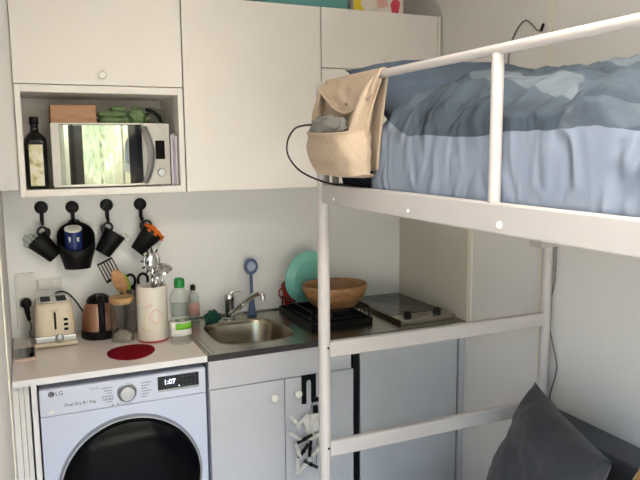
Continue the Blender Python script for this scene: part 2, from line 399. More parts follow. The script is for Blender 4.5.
mb = MB()
for s in (-1,1): pass
rings=[]
for p in hp:
    p=Vector(p); rings.append([mb.bm.verts.new(p+Vector(q)) for q in ((-.012,-.002,0),(0,-.007,0),(.012,-.002,0),(.012,.006,0),(-.012,.006,0))])
for a,b in zip(rings,rings[1:]):
    for k in range(5): mb.bm.faces.new((a[k],a[(k+1)%5],b[(k+1)%5],b[k]))
mb.bm.faces.new(rings[0][::-1]); mb.bm.faces.new(rings[-1]); mb.build('handle', M['satin'], d)
p = front(.118,.22,.004,.245,.001).build('control_panel', M['silver'], t)
front(.163,.2,.105,.178,.0025,6).build('display', M['blackg'], p)
MB().lathe([(.016,0),(.016,.012),(.013,.015),(0,.015)], 24, (.182,bowf(.182)-.001,.052), 'y').build('knob', M['satin'], p)
for fx in (-.175,.175):
    for fy in (-.22,-.045): MB().box(fx-.015,fx+.015,fy-.018,fy+.018,.0002,.007).build('foot', M['black'], t)
MZ = NZ+.2435
tag(MB().box(-.083,.083,-.06,.06,0,.07).build('wooden_box', M['box'], None, .004, loc=(-.411,-.245,MZ+.0005)), 'plain brown wooden box lying on top of the microwave', 'box')
t = thing('folded_cloth', 'green cloth folded in layers on top of the microwave beside the wooden box', 'cloth', (-.262,-.25,MZ+.0005))
def slab(cx,cy,z,sx,sy,h,seed):
    def f(u,v):
        a = 2*math.pi*u; k = math.sin(math.pi*v)**.35 if 0<v<1 else 0.0
        n = noise.noise(Vector((math.cos(a)*2+seed, math.sin(a)*2, v*3)))
        e = (abs(math.cos(a))**5+abs(math.sin(a))**5)**(-.2)
        return (cx+sx*e*math.cos(a)*k*(1+.05*n), cy+sy*e*math.sin(a)*k*(1+.05*n), z+h*(.5-.5*math.cos(math.pi*v))*(1+.12*n))
    mb = MB(); mb.grid(f, 40, 12, True); return mb
slab(0,0,0,.056,.06,.026,1).build('fold', M['gcloth'], t); slab(-.004,.004,.024,.054,.056,.026,5).build('fold', M['gcloth'], t)
slab(.022,.01,.048,.03,.045,.022,9).build('fold', M['gcloth'], t)
t = thing('plastic_bag', 'crumpled clear bag of greens with a black band on top of the microwave', 'bag', (-.135,-.24,MZ+.0005))
def blob(cx,cy,cz,rx,ry,rz,seed,amp=.2,fr=2.2,nu=36,nv=20,flat=True):
    def f(u,v):
        a=2*math.pi*u; b=math.pi*(v-.5)
        d=Vector((math.cos(a)*math.cos(b),math.sin(a)*math.cos(b),math.sin(b)))
        n=1+amp*noise.noise(d*fr+Vector((seed,seed*.7,0)))+amp*.4*noise.noise(d*fr*3+Vector((seed,0,1)))
        return (cx+d.x*rx*n, cy+d.y*ry*n, max(cz+d.z*rz*n, 0.0) if flat else cz+d.z*rz*n)
    mb=MB(); mb.grid(f,nu,nv,True); return mb
blob(.02,0,.03,.062,.05,.036,3).build('film', M['bag'], t)
blob(-.03,-.01,.026,.04,.04,.04,4,.35).build('greens', M['gcloth'], t)
blob(.03,.01,.022,.034,.03,.022,8,.3).build('contents', mat('bag_contents',(150,146,134),.8,var=.2), t)
MB().tube(smooth_path([(-.004,-.045,.056),(.02,-.052,.05),(.045,-.052,.03),(.055,-.05,.008)]), .007, 8).build('band', M['black'], t)
for i,(x,h,w,mm,lb) in enumerate([(-.0495,.2,.007,'paper','thin white booklet standing against the right side of the microwave'),(-.0405,.206,.008,'lilac','lilac booklet standing in the niche between the white booklets'),(-.0315,.196,.007,'paper','thin white booklet standing by the right wall of the niche')]):
    t = thing('booklet', lb, 'book', (x,-.2,NZ), group='booklets beside the microwave')
    MB().box(-w/2,w/2,-.13,.1,0,h).build('cover', M[mm], t, .001)
    MB().box(-w/2+.001,w/2-.001,-.126,.102,.004,h+.0008).build('pages', M['whitelabel'], t)

# ------------------------------------------------------------------ hooks with hanging cups
hooks = [(-.539,1.447,'leftmost, holding the tilted cup with clear cutlery'),(-.417,1.443,'holding the big cup with the blue can'),(-.276,1.446,'third from the left, holding the cup tilted to the right'),(-.133,1.444,'rightmost, holding the cup with the orange cloth')]
h0 = None
for i,(x,z,lb) in enumerate(hooks):
    t = thing('wall_hook', 'black round wall hook, '+lb, 'hook', (x,-.0042,z), group='black hooks on the splash panel')
    if i == 0:
        MB().lathe([(.027,0),(.027,.008),(.022,.014),(.01,.016),(.009,.013),(0,.013)], 32, (0,0,0), 'y').build('disc', M['black'], t)
        MB().tube(smooth_path([(0,-.012,-.012),(0,-.014,-.035),(0,-.016,-.058),(0,-.03,-.068),(0,-.042,-.066),(0,-.048,-.056)]), [.0085]*12+[.006]*19, 10).build('shank', M['black'], t)
        h0 = t
    else:
        for ch in h0.children:
            c = ch.copy(); C.objects.link(c); c.parent = t
def cup(lb, bx, bz, tilt, L, r0, r1, tabside, dy=-.062):
    t = thing('hanging_cup', lb, 'cup', (bx,dy,bz), (0,tilt,0), group='black cups hanging on the hooks')
    MB().lathe([(0,0),(r0,0),(r0+.001,.002),(r1,L),(r1-.002,L+.001),(r1-.003,L),(r0-.002,.004),(0,.004)], 36, sy=.8).build('cup_body', M['black'], t)
    s = tabside
    mb = MB(); O = []; I = []
    for y in (-.0025,.0025):
        O.append([mb.bm.verts.new((s*(r1-.008)+(.024*math.cos(R(k*15)) if k<=12 else .03*math.cos(R(k*15))), y, L+.004+(.024*math.sin(R(k*15)) if k<=12 else .034*math.sin(R(k*15))))) for k in range(24)])
        I.append([mb.bm.verts.new((s*(r1-.008)+.013*math.cos(R(k*15)), y, L+.008+.010*math.sin(R(k*15)))) for k in range(24)])
    for k in range(24):
        k2 = (k+1)%24
        for q in ((O[0][k],O[0][k2],I[0][k2],I[0][k]),(O[1][k2],O[1][k],I[1][k],I[1][k2]),(O[0][k2],O[0][k],O[1][k],O[1][k2]),(I[0][k],I[0][k2],I[1][k2],I[1][k])): mb.bm.faces.new(q)
    mb.build('hanging_tab', M['black'], t)
    return t
t = cup('small black cup tilted left on the leftmost hook with clear cutlery inside', -.497, 1.243, R(-42), .105, .031, .047, 1)
blob(-.02,-.006,.115,.028,.026,.03,2,.3,flat=False).build('clear_cutlery', M['plastic'], t)
MB().tube([(-.03,0,.08),(-.034,-.005,.14)], .005, 8).tube([(-.012,.004,.08),(-.018,-.012,.15)], .004, 8).build('cutlery_handle', M['plastic'], t)
t = cup('black cup tilted right on the third hook with a clear ring at its rim', -.309, 1.243, R(34), .104, .034, .048, -1)
for dx in (.034,.05):
    MB().tube([(dx+.014*math.cos(R(k*20)), -.03+.004*math.sin(R(k*20)), .108+.014*math.sin(R(k*20))) for k in range(18)], .0035, 8, closed=True).build('clear_ring', M['plastic'], t)
t = cup('black cup tilted right on the rightmost hook stuffed with an orange cloth', -.166, 1.243, R(43), .112, .029, .049, -1)
blob(0,0,.112,.05,.042,.018,6,.35,3,flat=False).build('orange_cloth', M['orange'], t)
t = thing('hanging_cup', 'large black cup with an arched back holding a blue can on the second hook', 'cup', (-.413,-.082,1.192), group='black cups hanging on the hooks')
def big(u,v):
    a = 2*math.pi*u; h = .135+.055*math.sin(a) if math.sin(a) < .3 else .135+.055*math.sin(a)
    k = v; r = .05+.024*min(1,k*1.5) - .012*max(0,k-.75)*4*max(0,math.sin(a))*0
    x = r*math.cos(a); 
    return (x, .78*r*math.sin(a), h*k)
mb = MB(); V = mb.grid(big, 48, 14, True); mb.bm.faces.new([V[i][0] for i in range(48)]); mb.build('cup_body', M['black'], t, solid=.003)
MB().tube([(.02*math.cos(R(k*15)), .062, .186+.012*math.sin(R(k*15))) for k in range(24)], .004, 8, closed=True).build('hanging_tab', M['black'], t)
MB().lathe([(0,.03),(.034,.03),(.034,.164),(.031,.168)], 28).build('blue_can', M['bluecan'], t)
can = [c for c in bpy.data.objects if c.name.startswith('blue_can')][0]
MB().lathe([(.034,.167),(.035,.168),(.034,.174),(0,.175)], 28).build('can_lid', M['white'], can)
MB().prism([(.012,.126),(.022,.128),(.018,.136),(.023,.142),(.01,.145),(.012,.136)], -.0345,-.029).build('can_print', M['whitelabel'], can)
MB().prism([(-.018,.125),(-.014,.125),(-.012,.146),(-.022,.148),(-.02,.14)], -.034,-.028).build('can_print', M['whitelabel'], can)
can.rotation_euler = (R(17),0,0); can.location = (-.012,.024,.006)

# ------------------------------------------------------------------ sockets, plug, phone
t = thing('power_socket', 'white upright socket plate on the splash panel behind the toaster, black plug in it', 'socket', (-.622,-.0042,1.05))
MB().box(-.039,.039,-.01,0,-.115,.125).build('plate', M['white'], t, .004)
MB().box(-.03,.03,-.014,-.0101,.055,.115).build('switch', M['white'], t, .002)
MB().lathe([(.03,0),(.03,.006),(.025,.008),(.022,.004),(0,.004)], 32, (0,-.0101,.0), 'y').build('outlet', M['white'], t)
t = thing('plug', 'black plug with cord in the white socket left of the toaster', 'plug', (-.622,-.0195,1.05))
MB().lathe([(.021,.0),(.022,.02),(.018,.034),(.01,.04)], 20, (0,0,0), 'y').build('plug_body', M['black'], t)
MB().tube(smooth_path([(0,-.03,-.005),(.004,-.036,-.04),(.008,-.034,-.07)]), [.011]*7+[.008]*5+[.006], 10).build('strain_relief', M['black'], t)
MB().tube(smooth_path([(.008,-.034,-.07),(.014,-.03,-.1),(.006,-.03,-.13),(.02,-.02,-.1465),(.06,-.01,-.1465)]), .003, 8).build('cord', M['grey'], t)
t = thing('power_socket', 'white horizontal double switch plate on the splash panel above the toaster', 'socket', (-.526,-.0042,1.119))
MB().box(-.05,.05,-.008,0,-.024,.024).build('plate', M['white'], t, .003)
for x in (-.025,.025): MB().box(x-.019,x+.019,-.013,-.0081,-.018,.018).build('switch', M['white'], t, .002)
t = thing('phone', 'phone with a black screen and rose edge lying on the worktop before the toaster', 'phone', (-.637,-.29,H+.0003))
MB().box(-.04,.04,-.088,.088,0,.009).build('case', M['pinkcase'], t, .004)
MB().box(-.036,.036,-.066,.07,.0085,.0096).build('screen', M['screen'], t)

# ------------------------------------------------------------------ left worktop and washing machine
t = thing('worktop', 'white laminate worktop over the washing machine with a side panel', 'worktop', (-.34,-.3,0))
MB().box(-.341,.339,-.299,.295,H-.022,H).build('board', M['top'], t, .001)
MB().box(-.341,.339,-.302,-.2993,H-.023,H+.0003).build('edge_band', M['topedge'], t)
MB().box(-.284,-.266,-.298,.29,0,H-.0225).build('side_panel', M['topedge'], t, .001)
t = thing('washing_machine', 'white front-loading washing machine under the left worktop', 'washing machine', (-.304,-.3,0))
MB().box(-.296,.296,-.285,.28,.012,.853).build('cabinet', M['wm'], t, .006)
MB().box(-.296,.296,-.296,-.2852,.755,.853).build('control_panel', M['wmpanel'], t, .004)
MB().box(-.296,.296,-.296,-.2852,.1,.7535).build('front_panel', M['wm'], t, .004)
MB().box(-.294,.294,-.29,-.2852,.014,.098).build('plinth', M['wm'], t, .003)
for x in (-.25,.25):
    for y in (-.24,.24): MB().lathe([(.02,0),(.02,.013)], 16, (x,y,0)).build('foot', M['black'], t)
FYw = -.296
dz = .455; dx = .007
d = MB().lathe([(.262,0),(.262,.012),(.257,.02),(.252,.02),(.25,.0)], 72, (dx,FYw-.0003,dz), 'y').build('door_ring', M['satin'], t)
MB().lathe([(.2495,.001),(.2495,.02),(.242,.03),(.2,.04),(.1,.048),(0,.05)], 72, (dx,FYw-.0003,dz), 'y').build('door_glass', M['dark'], d)
dl = MB().lathe([(.035,0),(.035,.003),(.03,.005),(.0285,.022),(.025,.025),(0,.026)], 48, (.001,FYw-.0003,.802), 'y').build('program_dial', M['satin'], t)
ds = MB().box(.113,.268,FYw-.003,FYw-.0003,.792,.842).build('display', M['blackg'], t)
textmb('1:07', .026, .135, FYw-.0033, .811).build('display_digits', M['digit'], ds)
mb = textmb('\u2022', .016, .19, FYw-.0033, .794); 
mb.build('indicator', M['digit'], ds)
mb = MB()
for i in range(4):
    for z in (.832,.815,.8): mb.box(.205+i*.015,.212+i*.015,FYw-.0035,FYw-.003,z-.001,z+.001)
mb.build('touch_marks', M['darkgrey'], ds)
MB().box(.113,.268,FYw-.002,FYw-.0003,.783,.791).build('display_trim', M['satin'], t)
lg = MB().lathe([(.0105,0),(.0105,.0006),(0,.0006)], 32, (-.256,FYw-.0003,.835), 'y').build('logo_badge', M['darkgrey'], t)
MB().tube([(-.256+.0068*math.cos(R(a)),FYw-.0011,.835+.0068*math.sin(R(a))) for a in range(30,331,20)], .0006, 6).box(-.2566,-.2556,FYw-.0014,FYw-.001,.832,.8385).box(-.2566,-.2532,FYw-.0014,FYw-.001,.8315,.8325).build('logo_mark', M['wmpanel'], lg)
textmb('LG', .021, -.243, FYw-.0006, .828).build('brand_letters', M['darkgrey'], t)
textmb('ThinQ', .012, -.13, FYw-.0006, .831).build('small_lettering', M['midgrey'], t)
textmb('Dual Dry 8 / 5kg', .0155, -.215, FYw-.0006, .783).build('lettering', M['darkgrey'], t)
for x in (-.085,-.062): MB().box(x,x+.014,FYw-.0006,FYw-.0001,.783,.785).box(x,x+.014,FYw-.0006,FYw-.0001,.797,.799).box(x,x+.002,FYw-.0006,FYw-.0001,.783,.799).box(x+.012,x+.014,FYw-.0006,FYw-.0001,.783,.799).build('icon', M['midgrey'], t)
for s_ in (-1,1):
    for k in range(6):
        w_ = .02+.008*((k*7)%3); x = .001+s_*.052
        MB().box(min(x,x+s_*w_),max(x,x+s_*w_),FYw-.0006,FYw-.0001,.775+k*.0105,.7785+k*.0105).build('program_mark', M['midgrey'], t)
for x in (-.055,-.036): MB().box(x,x+.007,FYw-.0006,FYw-.0001,.759,.766).build('button_mark', M['midgrey'], t)
MB().prism([(-.27,.765),(-.252,.766),(-.248,.774),(-.26,.778)], FYw-.0008,FYw-.0001).build('sticker', M['whitelabel'], t)

# ------------------------------------------------------------------ steel worktop with basin, base cabinet, fridge
sx0, sx1 = .002, W-.008
t = thing('steel_worktop', 'stainless steel worktop with a built-in sink basin', 'worktop', (0,0,0))
cx, cy, aa, bb = .252, -.325, .171, .185
def se(th, a, b, n=3.6):
    c, s = math.cos(th), math.sin(th); r = (abs(c/a)**n+abs(s/b)**n)**(-1/n); return (r*c, r*s)
A2, B2 = aa+.03, bb+.03
angs = sorted([2*math.pi*k/72 for k in range(72)]+[math.atan2(sy*B2,sx*A2)%(2*math.pi) for sx in (1,-1) for sy in (1,-1)])
def sqp(th):
    c, s = math.cos(th), math.sin(th); r = min(A2/abs(c) if abs(c)>1e-9 else 9, B2/abs(s) if abs(s)>1e-9 else 9); return (r*c, r*s)
mb = MB()
bx = [sx0, cx-A2, cx+A2, sx1]; by = [-.599, cy-B2, cy+B2, -.006]
for i in range(3):
    for j in range(3):
        if i == 1 and j == 1: continue
        mb.bm.faces.new([mb.bm.verts.new((x,y,H)) for x,y in ((bx[i],by[j]),(bx[i+1],by[j]),(bx[i+1],by[j+1]),(bx[i],by[j+1]))])
n = len(angs)
o1 = [mb.bm.verts.new((cx+sqp(a)[0],cy+sqp(a)[1],H)) for a in angs]; i1 = [mb.bm.verts.new((cx+se(a,aa+.006,bb+.006)[0],cy+se(a,aa+.006,bb+.006)[1],H)) for a in angs]
for k in range(n): mb.bm.faces.new((o1[k],o1[(k+1)%n],i1[(k+1)%n],i1[k]))
mb.box(sx0,sx1,-.599,-.597,H-.024,H-.0002); mb.box(sx0,sx0+.002,-.599,-.006,H-.024,H-.0002); mb.box(sx1-.002,sx1,-.599,-.006,H-.024,H-.0002)
mb.box(.012,.016,-.58,-.03,H,H+.003).box(.03,.032,-.58,-.03,H,H+.0015)
mb.box(sx0,sx1,-.022,-.006,H,H+.006)
mb.build('sheet', M['steel'], t)
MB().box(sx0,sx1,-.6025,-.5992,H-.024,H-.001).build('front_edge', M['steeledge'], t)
mb = MB(); loops = []
for sc, z in ((1.0+.033,H+.0001),(1.02,H+.0022),(1.0,H-.001),(.97,H-.02),(.93,H-.12),(.88,H-.14),(.7,H-.148),(.2,H-.152),(.09,H-.153)):
    loops.append([mb.bm.verts.new((cx+se(a,aa,bb)[0]*sc, cy+se(a,aa,bb)[1]*sc, z)) for a in angs])
for P,Q in zip(loops,loops[1:]):
    for k in range(n): mb.bm.faces.new((P[k],P[(k+1)%n],Q[(k+1)%n],Q[k]))
b_ = mb.build('basin', M['basin'], t, ang=70)
MB().lathe([(.035,0),(.035,.003),(.026,.002),(.01,.001),(0,.001)], 28, (cx,cy,H-.153)).build('drain', M['chrome'], b_)

t = thing('base_cabinet', 'white base cabinet under the sink with two knobbed doors and a fascia', 'cabinet', (.314,-.3,0))
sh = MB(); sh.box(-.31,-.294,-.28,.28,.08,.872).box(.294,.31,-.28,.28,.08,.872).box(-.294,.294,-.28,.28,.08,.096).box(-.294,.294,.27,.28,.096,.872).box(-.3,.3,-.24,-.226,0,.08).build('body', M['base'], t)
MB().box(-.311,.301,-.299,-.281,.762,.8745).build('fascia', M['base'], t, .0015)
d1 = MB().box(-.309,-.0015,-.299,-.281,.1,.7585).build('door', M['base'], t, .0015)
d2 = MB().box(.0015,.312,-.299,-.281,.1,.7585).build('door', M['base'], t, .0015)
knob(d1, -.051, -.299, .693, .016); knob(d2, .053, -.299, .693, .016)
t = thing('fridge', 'silver grey built-under fridge beneath the hob', 'fridge', (.915,-.3,0))
MB().box(-.25,.25,-.23,.27,.02,.868).build('body', M['fridged'], t, .004)
MB().box(-.25,.25,-.288,-.232,.06,.866).build('door', M['fridge'], t, .006)
MB().box(-.257,-.2535,-.29,-.232,.06,.866).build('edge_strip', M['satin'], t)
MB().box(-.24,.24,-.22,-.2,0,.05).build('plinth', M['black'], t)
tag(MB().box(1.176,W-.001,-.585,-.006,0,H-.026).build('end_panel', M['base'], None, .0015), 'narrow white upright end panel between the fridge and the right wall', 'panel')
tag(MB().box(W-.007,W-.0005,-.603,-.006,H+.001,1.512).build('side_panel', mat('side_panel_grey',(206,200,188),.45,var=.015,scale=4), None), 'smooth greyish panel on the right wall beside the hob', 'panel')

# hob
t = thing('hob', 'black two-ring hob with a steel rim and two black knobs', 'hob', (1.036,-.29,H+.0005))
MB().box(-.145,.145,-.255,.262,0,.022).build('rim', M['steel'], t, .003)
MB().box(-.137,.137,-.155,.25,.021,.0235).build('glass_top', mat('hob_glass',(38,41,38),.14,var=.15,scale=8), t)
rg = mat('ring_grey',(58,60,57),.3)
for y,r in ((-.06,.08),(.14,.062)):
    MB().tube([(r*math.cos(R(k*7.5)),y+r*math.sin(R(k*7.5)),.0237) for k in range(48)], .0006, 6, closed=True).build('ring_mark', rg, t)
for x in (-.075,.083):
    MB().lathe([(.02,0),(.02,.004),(.0165,.006),(.0155,.02),(.012,.023),(0,.023)], 24, (x,-.192,.0225)).build('knob', M['black'], t)
MB().box(-.025,.03,-.207,-.195,.0218,.0226).build('marking', M['darkgrey'], t)

# ------------------------------------------------------------------ tap, brush, cloth
t = thing('tap', 'chrome mixer tap behind the sink basin with its spout over the bowl', 'tap', (.238,-.092,H+.0003))
MB().lathe([(.027,0),(.027,.006),(.023,.01),(.022,.085),(.024,.09),(.024,.112),(.018,.122),(0,.124)], 28).build('body', M['chrome'], t)
MB().tube(smooth_path([(0,-.016,.03),(.01,-.05,.045),(.038,-.13,.105),(.062,-.19,.145),(.075,-.217,.155),(.083,-.23,.15),(.085,-.234,.126)]), [.012]*30+[.0115]*6+[.013], 14).build('spout', M['chrome'], t)
MB().tube(smooth_path([(.0,.0,.118),(.02,-.005,.128),(.055,-.02,.134)]), [.008]*6+[.007]*6+[.006], 10).build('lever', M['chrome'], t)
t = thing('dish_brush', 'blue round-headed dish brush standing upright behind the tap', 'brush', (.358,-.06,H+.0003))
MB().lathe([(.022,0),(.024,.006),(.018,.02),(.013,.06),(.012,.085)], 20).build('holder', M['blue'], t)
MB().tube([(0,0,.02),(0,.001,.2)], [.0075,.008], 10).build('handle', M['blue'], t)
MB().tube([(.027*math.cos(R(k*12)),0,.232+.032*math.sin(R(k*12))) for k in range(30)], .007, 10, closed=True).build('head_ring', M['blue'], t)
MB().lathe([(.0205,-.008),(.0235,0),(.0205,.008),(0,.011)], 24, (0,0,.232), 'y').build('head', mat('pale_blue_bristles',(176,190,214),.8,var=.15,scale=90), t)
tag(blob(0,0,.022,.034,.032,.03,11,.45,2.4,48,28).build('dishcloth', M['sponge'], None, loc=(.15,-.12,H+.0005)), 'crumpled dark green dishcloth at the back left of the sink', 'cloth')

# ------------------------------------------------------------------ things on the left worktop
t = thing('toaster', 'cream toaster with a chrome band and two slots by the socket', 'toaster', (-.52,-.14,H))
MB().box(-.082,.082,-.098,.094,.004,.022).build('base', M['cream'], t, .008)
MB().box(-.079,.079,-.095,.091,.022,.05).build('chrome_band', M['chrome'], t, .006)
def tb(u,v):
    a = 2*math.pi*u; z = .05+.128*v
    k = 1-.06*v-.10*max(0,(v-.82)/.18)**2; e = (abs(math.cos(a))**6+abs(math.sin(a))**6)**(-1/6)
    return (.077*k*e*math.cos(a), -.002+.09*k*e*math.sin(a), z)
mb = MB(); V = mb.grid(tb, 64, 20, True); mb.bm.faces.new([V[i][-1] for i in range(64)]); mb.bm.faces.new([V[i][0] for i in range(64)][::-1]); mb.build('body', M['cream'], t)
p = MB().box(-.058,.058,-.066,.062,.1782,.1825).build('top_plate', M['chrome'], t, .003)
for x in (-.03,.03): MB().box(x-.019,x+.019,-.052,.05,.1824,.1832).build('slot', M['blackm'], p)
MB().box(-.004,.004,-.0945,-.084,.075,.145).build('lever_slot', M['blackm'], t)
MB().box(-.014,.014,-.1,-.088,.146,.153).build('lever', M['cream'], t, .002)
for z in (.112,.092,.073): MB().box(.032,.048,-.0945,-.084,z-.005,z+.005).build('button', M['blackm'], t, .002)
MB().lathe([(.017,0),(.017,.008),(.013,.011),(0,.011)], 28, (.012,-.0948,.038), 'y').build('dial', M['satin'], t)

t = thing('kettle', 'rose gold kettle with a black handle and black base beside the toaster', 'kettle', (-.341,-.13,H))
MB().lathe([(.074,0),(.077,.004),(.077,.02),(.075,.036)], 36).build('base', M['black'], t)
MB().lathe([(.074,.036),(.0745,.042),(.07,.09),(.058,.138),(.05,.15)], 40).build('body', M['copper'], t)
MB().lathe([(.051,.149),(.049,.158),(.04,.172),(.024,.181),(0,.184)], 32).build('lid', M['black'], t)
dirv = Vector((.0,-1,0)).normalized()
hpts = [dirv*r+Vector((0,0,z)) for r,z in ((.03,.174),(.062,.178),(.088,.166),(.1,.12),(.1,.08),(.092,.048),(.07,.03))]
MB().tube(smooth_path(hpts), .014, 12).build('handle', M['black'], t)
q = -dirv
MB().tube([q*.045+Vector((0,0,.125)), q*.062+Vector((0,0,.143)), q*.07+Vector((0,0,.155))], [.018,.014,.009], 12).build('spout', M['copper'], t)
MB().tube(smooth_path([(.0,.074,.02),(-.05,.092,.08),(-.086,.1,.14),(-.112,.105,.172),(-.14,.106,.186),(-.165,.106,.18)]), .0035, 8).build('power_cord', M['black'], t)

t = thing('storage_jar', 'clear glass storage jar with a wooden lid beside the kettle', 'jar', (-.263,-.245,H))
MB().lathe([(0,.001),(.046,.001),(.048,.006),(.048,.168),(.0455,.168),(.0455,.008),(0,.006)], 40).build('glass', M['glass'], t)
MB().lathe([(.044,.16),(.044,.169),(.05,.1695),(.05,.182),(.048,.185),(0,.185)], 36).build('lid', M['lidwood'], t)
blob(0,0,.012,.036,.036,.03,5,.3).build('contents', mat('jar_contents',(170,160,150),.8,var=.3), t)

t = thing('utensil_pot', 'tall ribbed steel utensil pot behind the storage jar', 'utensil pot', (-.192,-.1,H))
MB().lathe([(0,.001),(.046,.001),(.048,.006),(.048,.185),(.05,.188),(.048,.19),(.0455,.188),(.0455,.008),(0,.006)], 40).build('cylinder', M['satin'], t)
for k in range(8): MB().tube([(.0485*math.cos(R(a)),.0485*math.sin(R(a)),.03+.02*k) for a in range(0,360,15)], .0012, 6, closed=True).build('rib', M['satin'], t)
def at(px, py, z): return None
# utensils standing in the steel pot (local to pot base)
PX, PY = -.192, -.1
def lean(a, b): return [Vector(a), Vector(b)]
t = thing('slotted_turner', 'black slotted turner leaning left in the steel pot', 'kitchen utensil', (PX,PY,H+.008), group='utensils in the steel pot')
d0 = Vector((-.112,-.03,.30)); a0 = Vector((.02,.01,.0))
MB().tube([a0, a0+(d0-a0)*.78], [.005,.006], 8).build('handle', M['black'], t)
ax = (d0-a0).normalized(); side = Vector((.75,0,.35)); side = (side-ax*side.dot(ax)).normalized(); nn = ax.cross(side).normalized()
mtx = Matrix((( *side,),( *nn,),( *ax,))).transposed()
mb = MB()
for k in range(6): mb.box(-.034+k*.0126,-.029+k*.0126,-.0012,.0012,0,.085)
mb.box(-.034,.034,-.0012,.0012,-.008,.004).box(-.034,.034,-.0012,.0012,.08,.088)
mb.xform(Matrix.Translation(a0+(d0-a0)*.78) @ mtx.to_4x4()); mb.build('blade', M['black'], t)
def spoonish(name, lb, a, b, w, l, hm, bm_, thick=.006, grp='utensils in the steel pot', base=(PX,PY)):
    t = thing(name, lb, 'kitchen utensil', (base[0],base[1],H+.008), group=grp)
    a = Vector(a); b = Vector(b); ax = (b-a).normalized(); L = (b-a).length
    MB().tube([a, a+ax*(L-l*.7)], [.005,.0065], 8).build('handle', hm, t)
    side = Vector((1,0,0)); side = (side-ax*side.dot(ax)).normalized(); nn = ax.cross(side)
    mtx = Matrix(((*side,),(*nn,),(*ax,))).transposed().to_4x4()
    def f(u,v):
        s = 2*math.pi*u; th = math.pi*v
        return Vector((w*.5*math.sin(th)**.8*math.cos(s), thick*math.sin(th)*math.sin(s), -l*.5*math.cos(th)))
    mb = MB(); mb.grid(f, 24, 16, True); mb.xform(Matrix.Translation(b-ax*l*.5) @ mtx); mb.build('head', bm_, t)
    return t
spoonish('wooden_spoon', 'flat wooden spoon in the steel pot between the turner and the green spatula', (.026,-.01,0), (-.082,-.045,.272), .056, .11, M['ltwood'], M['ltwood'], .006)
spoonish('spatula', 'lime green spatula in the steel pot right of the wooden spoon', (.026,.0,0), (-.046,-.02,.25), .035, .09, M['lime'], M['lime'], .005)
t = thing('scissors', 'black-handled scissors standing handles up in the steel pot', 'scissors', (PX,PY,H+.008), group='utensils in the steel pot')
MB().prism([(0,.02),(.006,.02),(.012,.19),(.002,.19)], -.001,.001).prism([(0,.02),(-.006,.03),(-.004,.19),(.006,.19)], .0012,.003).build('blades', M['satin'], t)
for cx_, s in ((-.012,-1),(.042,1)):
    MB().tube([(cx_+.021*math.cos(R(k*15)),0,.212+.028*math.sin(R(k*15))) for k in range(24)], .006, 8, closed=True).tube([(cx_-s*.012,0,.19),(.006+s*.003,0,.16)], .006, 8).build('handle', M['black'], t)

t = thing('canister', 'tall white canister with faded pink and yellow drawing, holding steel ladles', 'canister', (-.145,-.28,H))
MB().lathe([(0,.002),(.056,.002),(.062,.004),(.064,.009),(.062,.225),(.06,.23),(.057,.228),(.057,.012),(0,.01)], 48).build('body', M['ceramic'], t)
MB().lathe([(.0605,.0),(.0635,.002),(.0652,.005),(.0648,.009)], 48).build('base_ring', mat('rose_base',(190,60,70),.5), t)
def decal(mb, a, z, r, shape):
    pts = []
    for k,(dx_,dz_) in enumerate(shape):
        an = a+dx_/.0635; pts.append(((.0640)*math.cos(an), (.0640)*math.sin(an), z+dz_))
    return mb.tube(pts, r, 6)
A = R(-96)
mb = MB(); decal(mb, A+.15, .11, .0012, [(.022*math.cos(R(k*20)),.03*math.sin(R(k*20))) for k in range(19)]); decal(mb, A+.15, .11, .0008, [(.012*math.cos(R(k*20)),.03*math.sin(R(k*20))) for k in range(19)])
for s in ((-.02,.15),(.0,.16),(-.035,.06)): decal(mb, A+s[0]/.063-.2, s[1], .0012, [(-.012,0),(.012,.004),(.006,-.008),(-.008,-.004)])
mb.build('drawing', M['pinkprint'], t)
mb = MB(); decal(mb, A-.5, .1, .0018, [(-.008,-.03),(.004,-.01),(-.006,.01),(.008,.03)]); decal(mb, A-.35, .05, .0018, [(-.01,0),(.01,.006),(-.006,.012)]); mb.build('drawing', M['yellowprint'], t)
CX, CY = -.145, -.28
# pasta server and ladles
def server(lb, a, b, cupr, tines, grp='steel ladles in the white canister'):
    t = thing('pasta_server' if tines else 'ladle', lb, 'kitchen utensil', (CX,CY,H+.012), group=grp)
    a = Vector(a); b = Vector(b)
    MB().tube([a, a+(b-a)*.6, b], [.0045,.005,.006], 10).build('handle', M['chrome'], t)
    nn = Vector((-.25,-.85,.2)).normalized() if tines else Vector((.2,.3,-.93)).normalized()
    sx_ = Vector((0,0,1)).cross(nn).normalized(); uy = nn.cross(sx_)
    mtx = Matrix(((*sx_,),(*uy,),(*(-nn),))).transposed().to_4x4()
    mb = MB(); prof = [(0,-cupr*.5),(cupr*.5,-cupr*.43),(cupr*.85,-cupr*.2),(cupr,0),(cupr*.96,.002),(cupr*.8,-cupr*.17),(cupr*.45,-cupr*.38),(0,-cupr*.45)]
    mb.lathe([(r,-z) for r,z in prof], 28, sy=1.35 if tines else 1.0); mb.xform(Matrix.Translation(b+Vector((0,0,cupr*.9))) @ mtx); mb.build('bowl', M['chrome'], t)
    if tines:
        for k in range(7):
            an = R(60+k*30); c = b+Vector((0,0,cupr*.9))+sx_*cupr*math.cos(an)+uy*cupr*1.35*math.sin(an)
            MB().tube([c, c+(sx_*math.cos(an)+uy*math.sin(an))*.012+nn*.006], [.004,.003], 8).build('tine', M['black'], t)
    return t
server('steel pasta server with dark prongs rising highest from the white canister', (.004,.012,0), (.008,.01,.285), .033, True)
server('steel ladle at the right of the white canister, bowl turned down', (-.01,.02,0), (.05,.02,.236), .044, False)
server('short steel spoon with a round bowl in front in the white canister', (-.02,-.01,0), (.018,-.014,.238), .02, False)

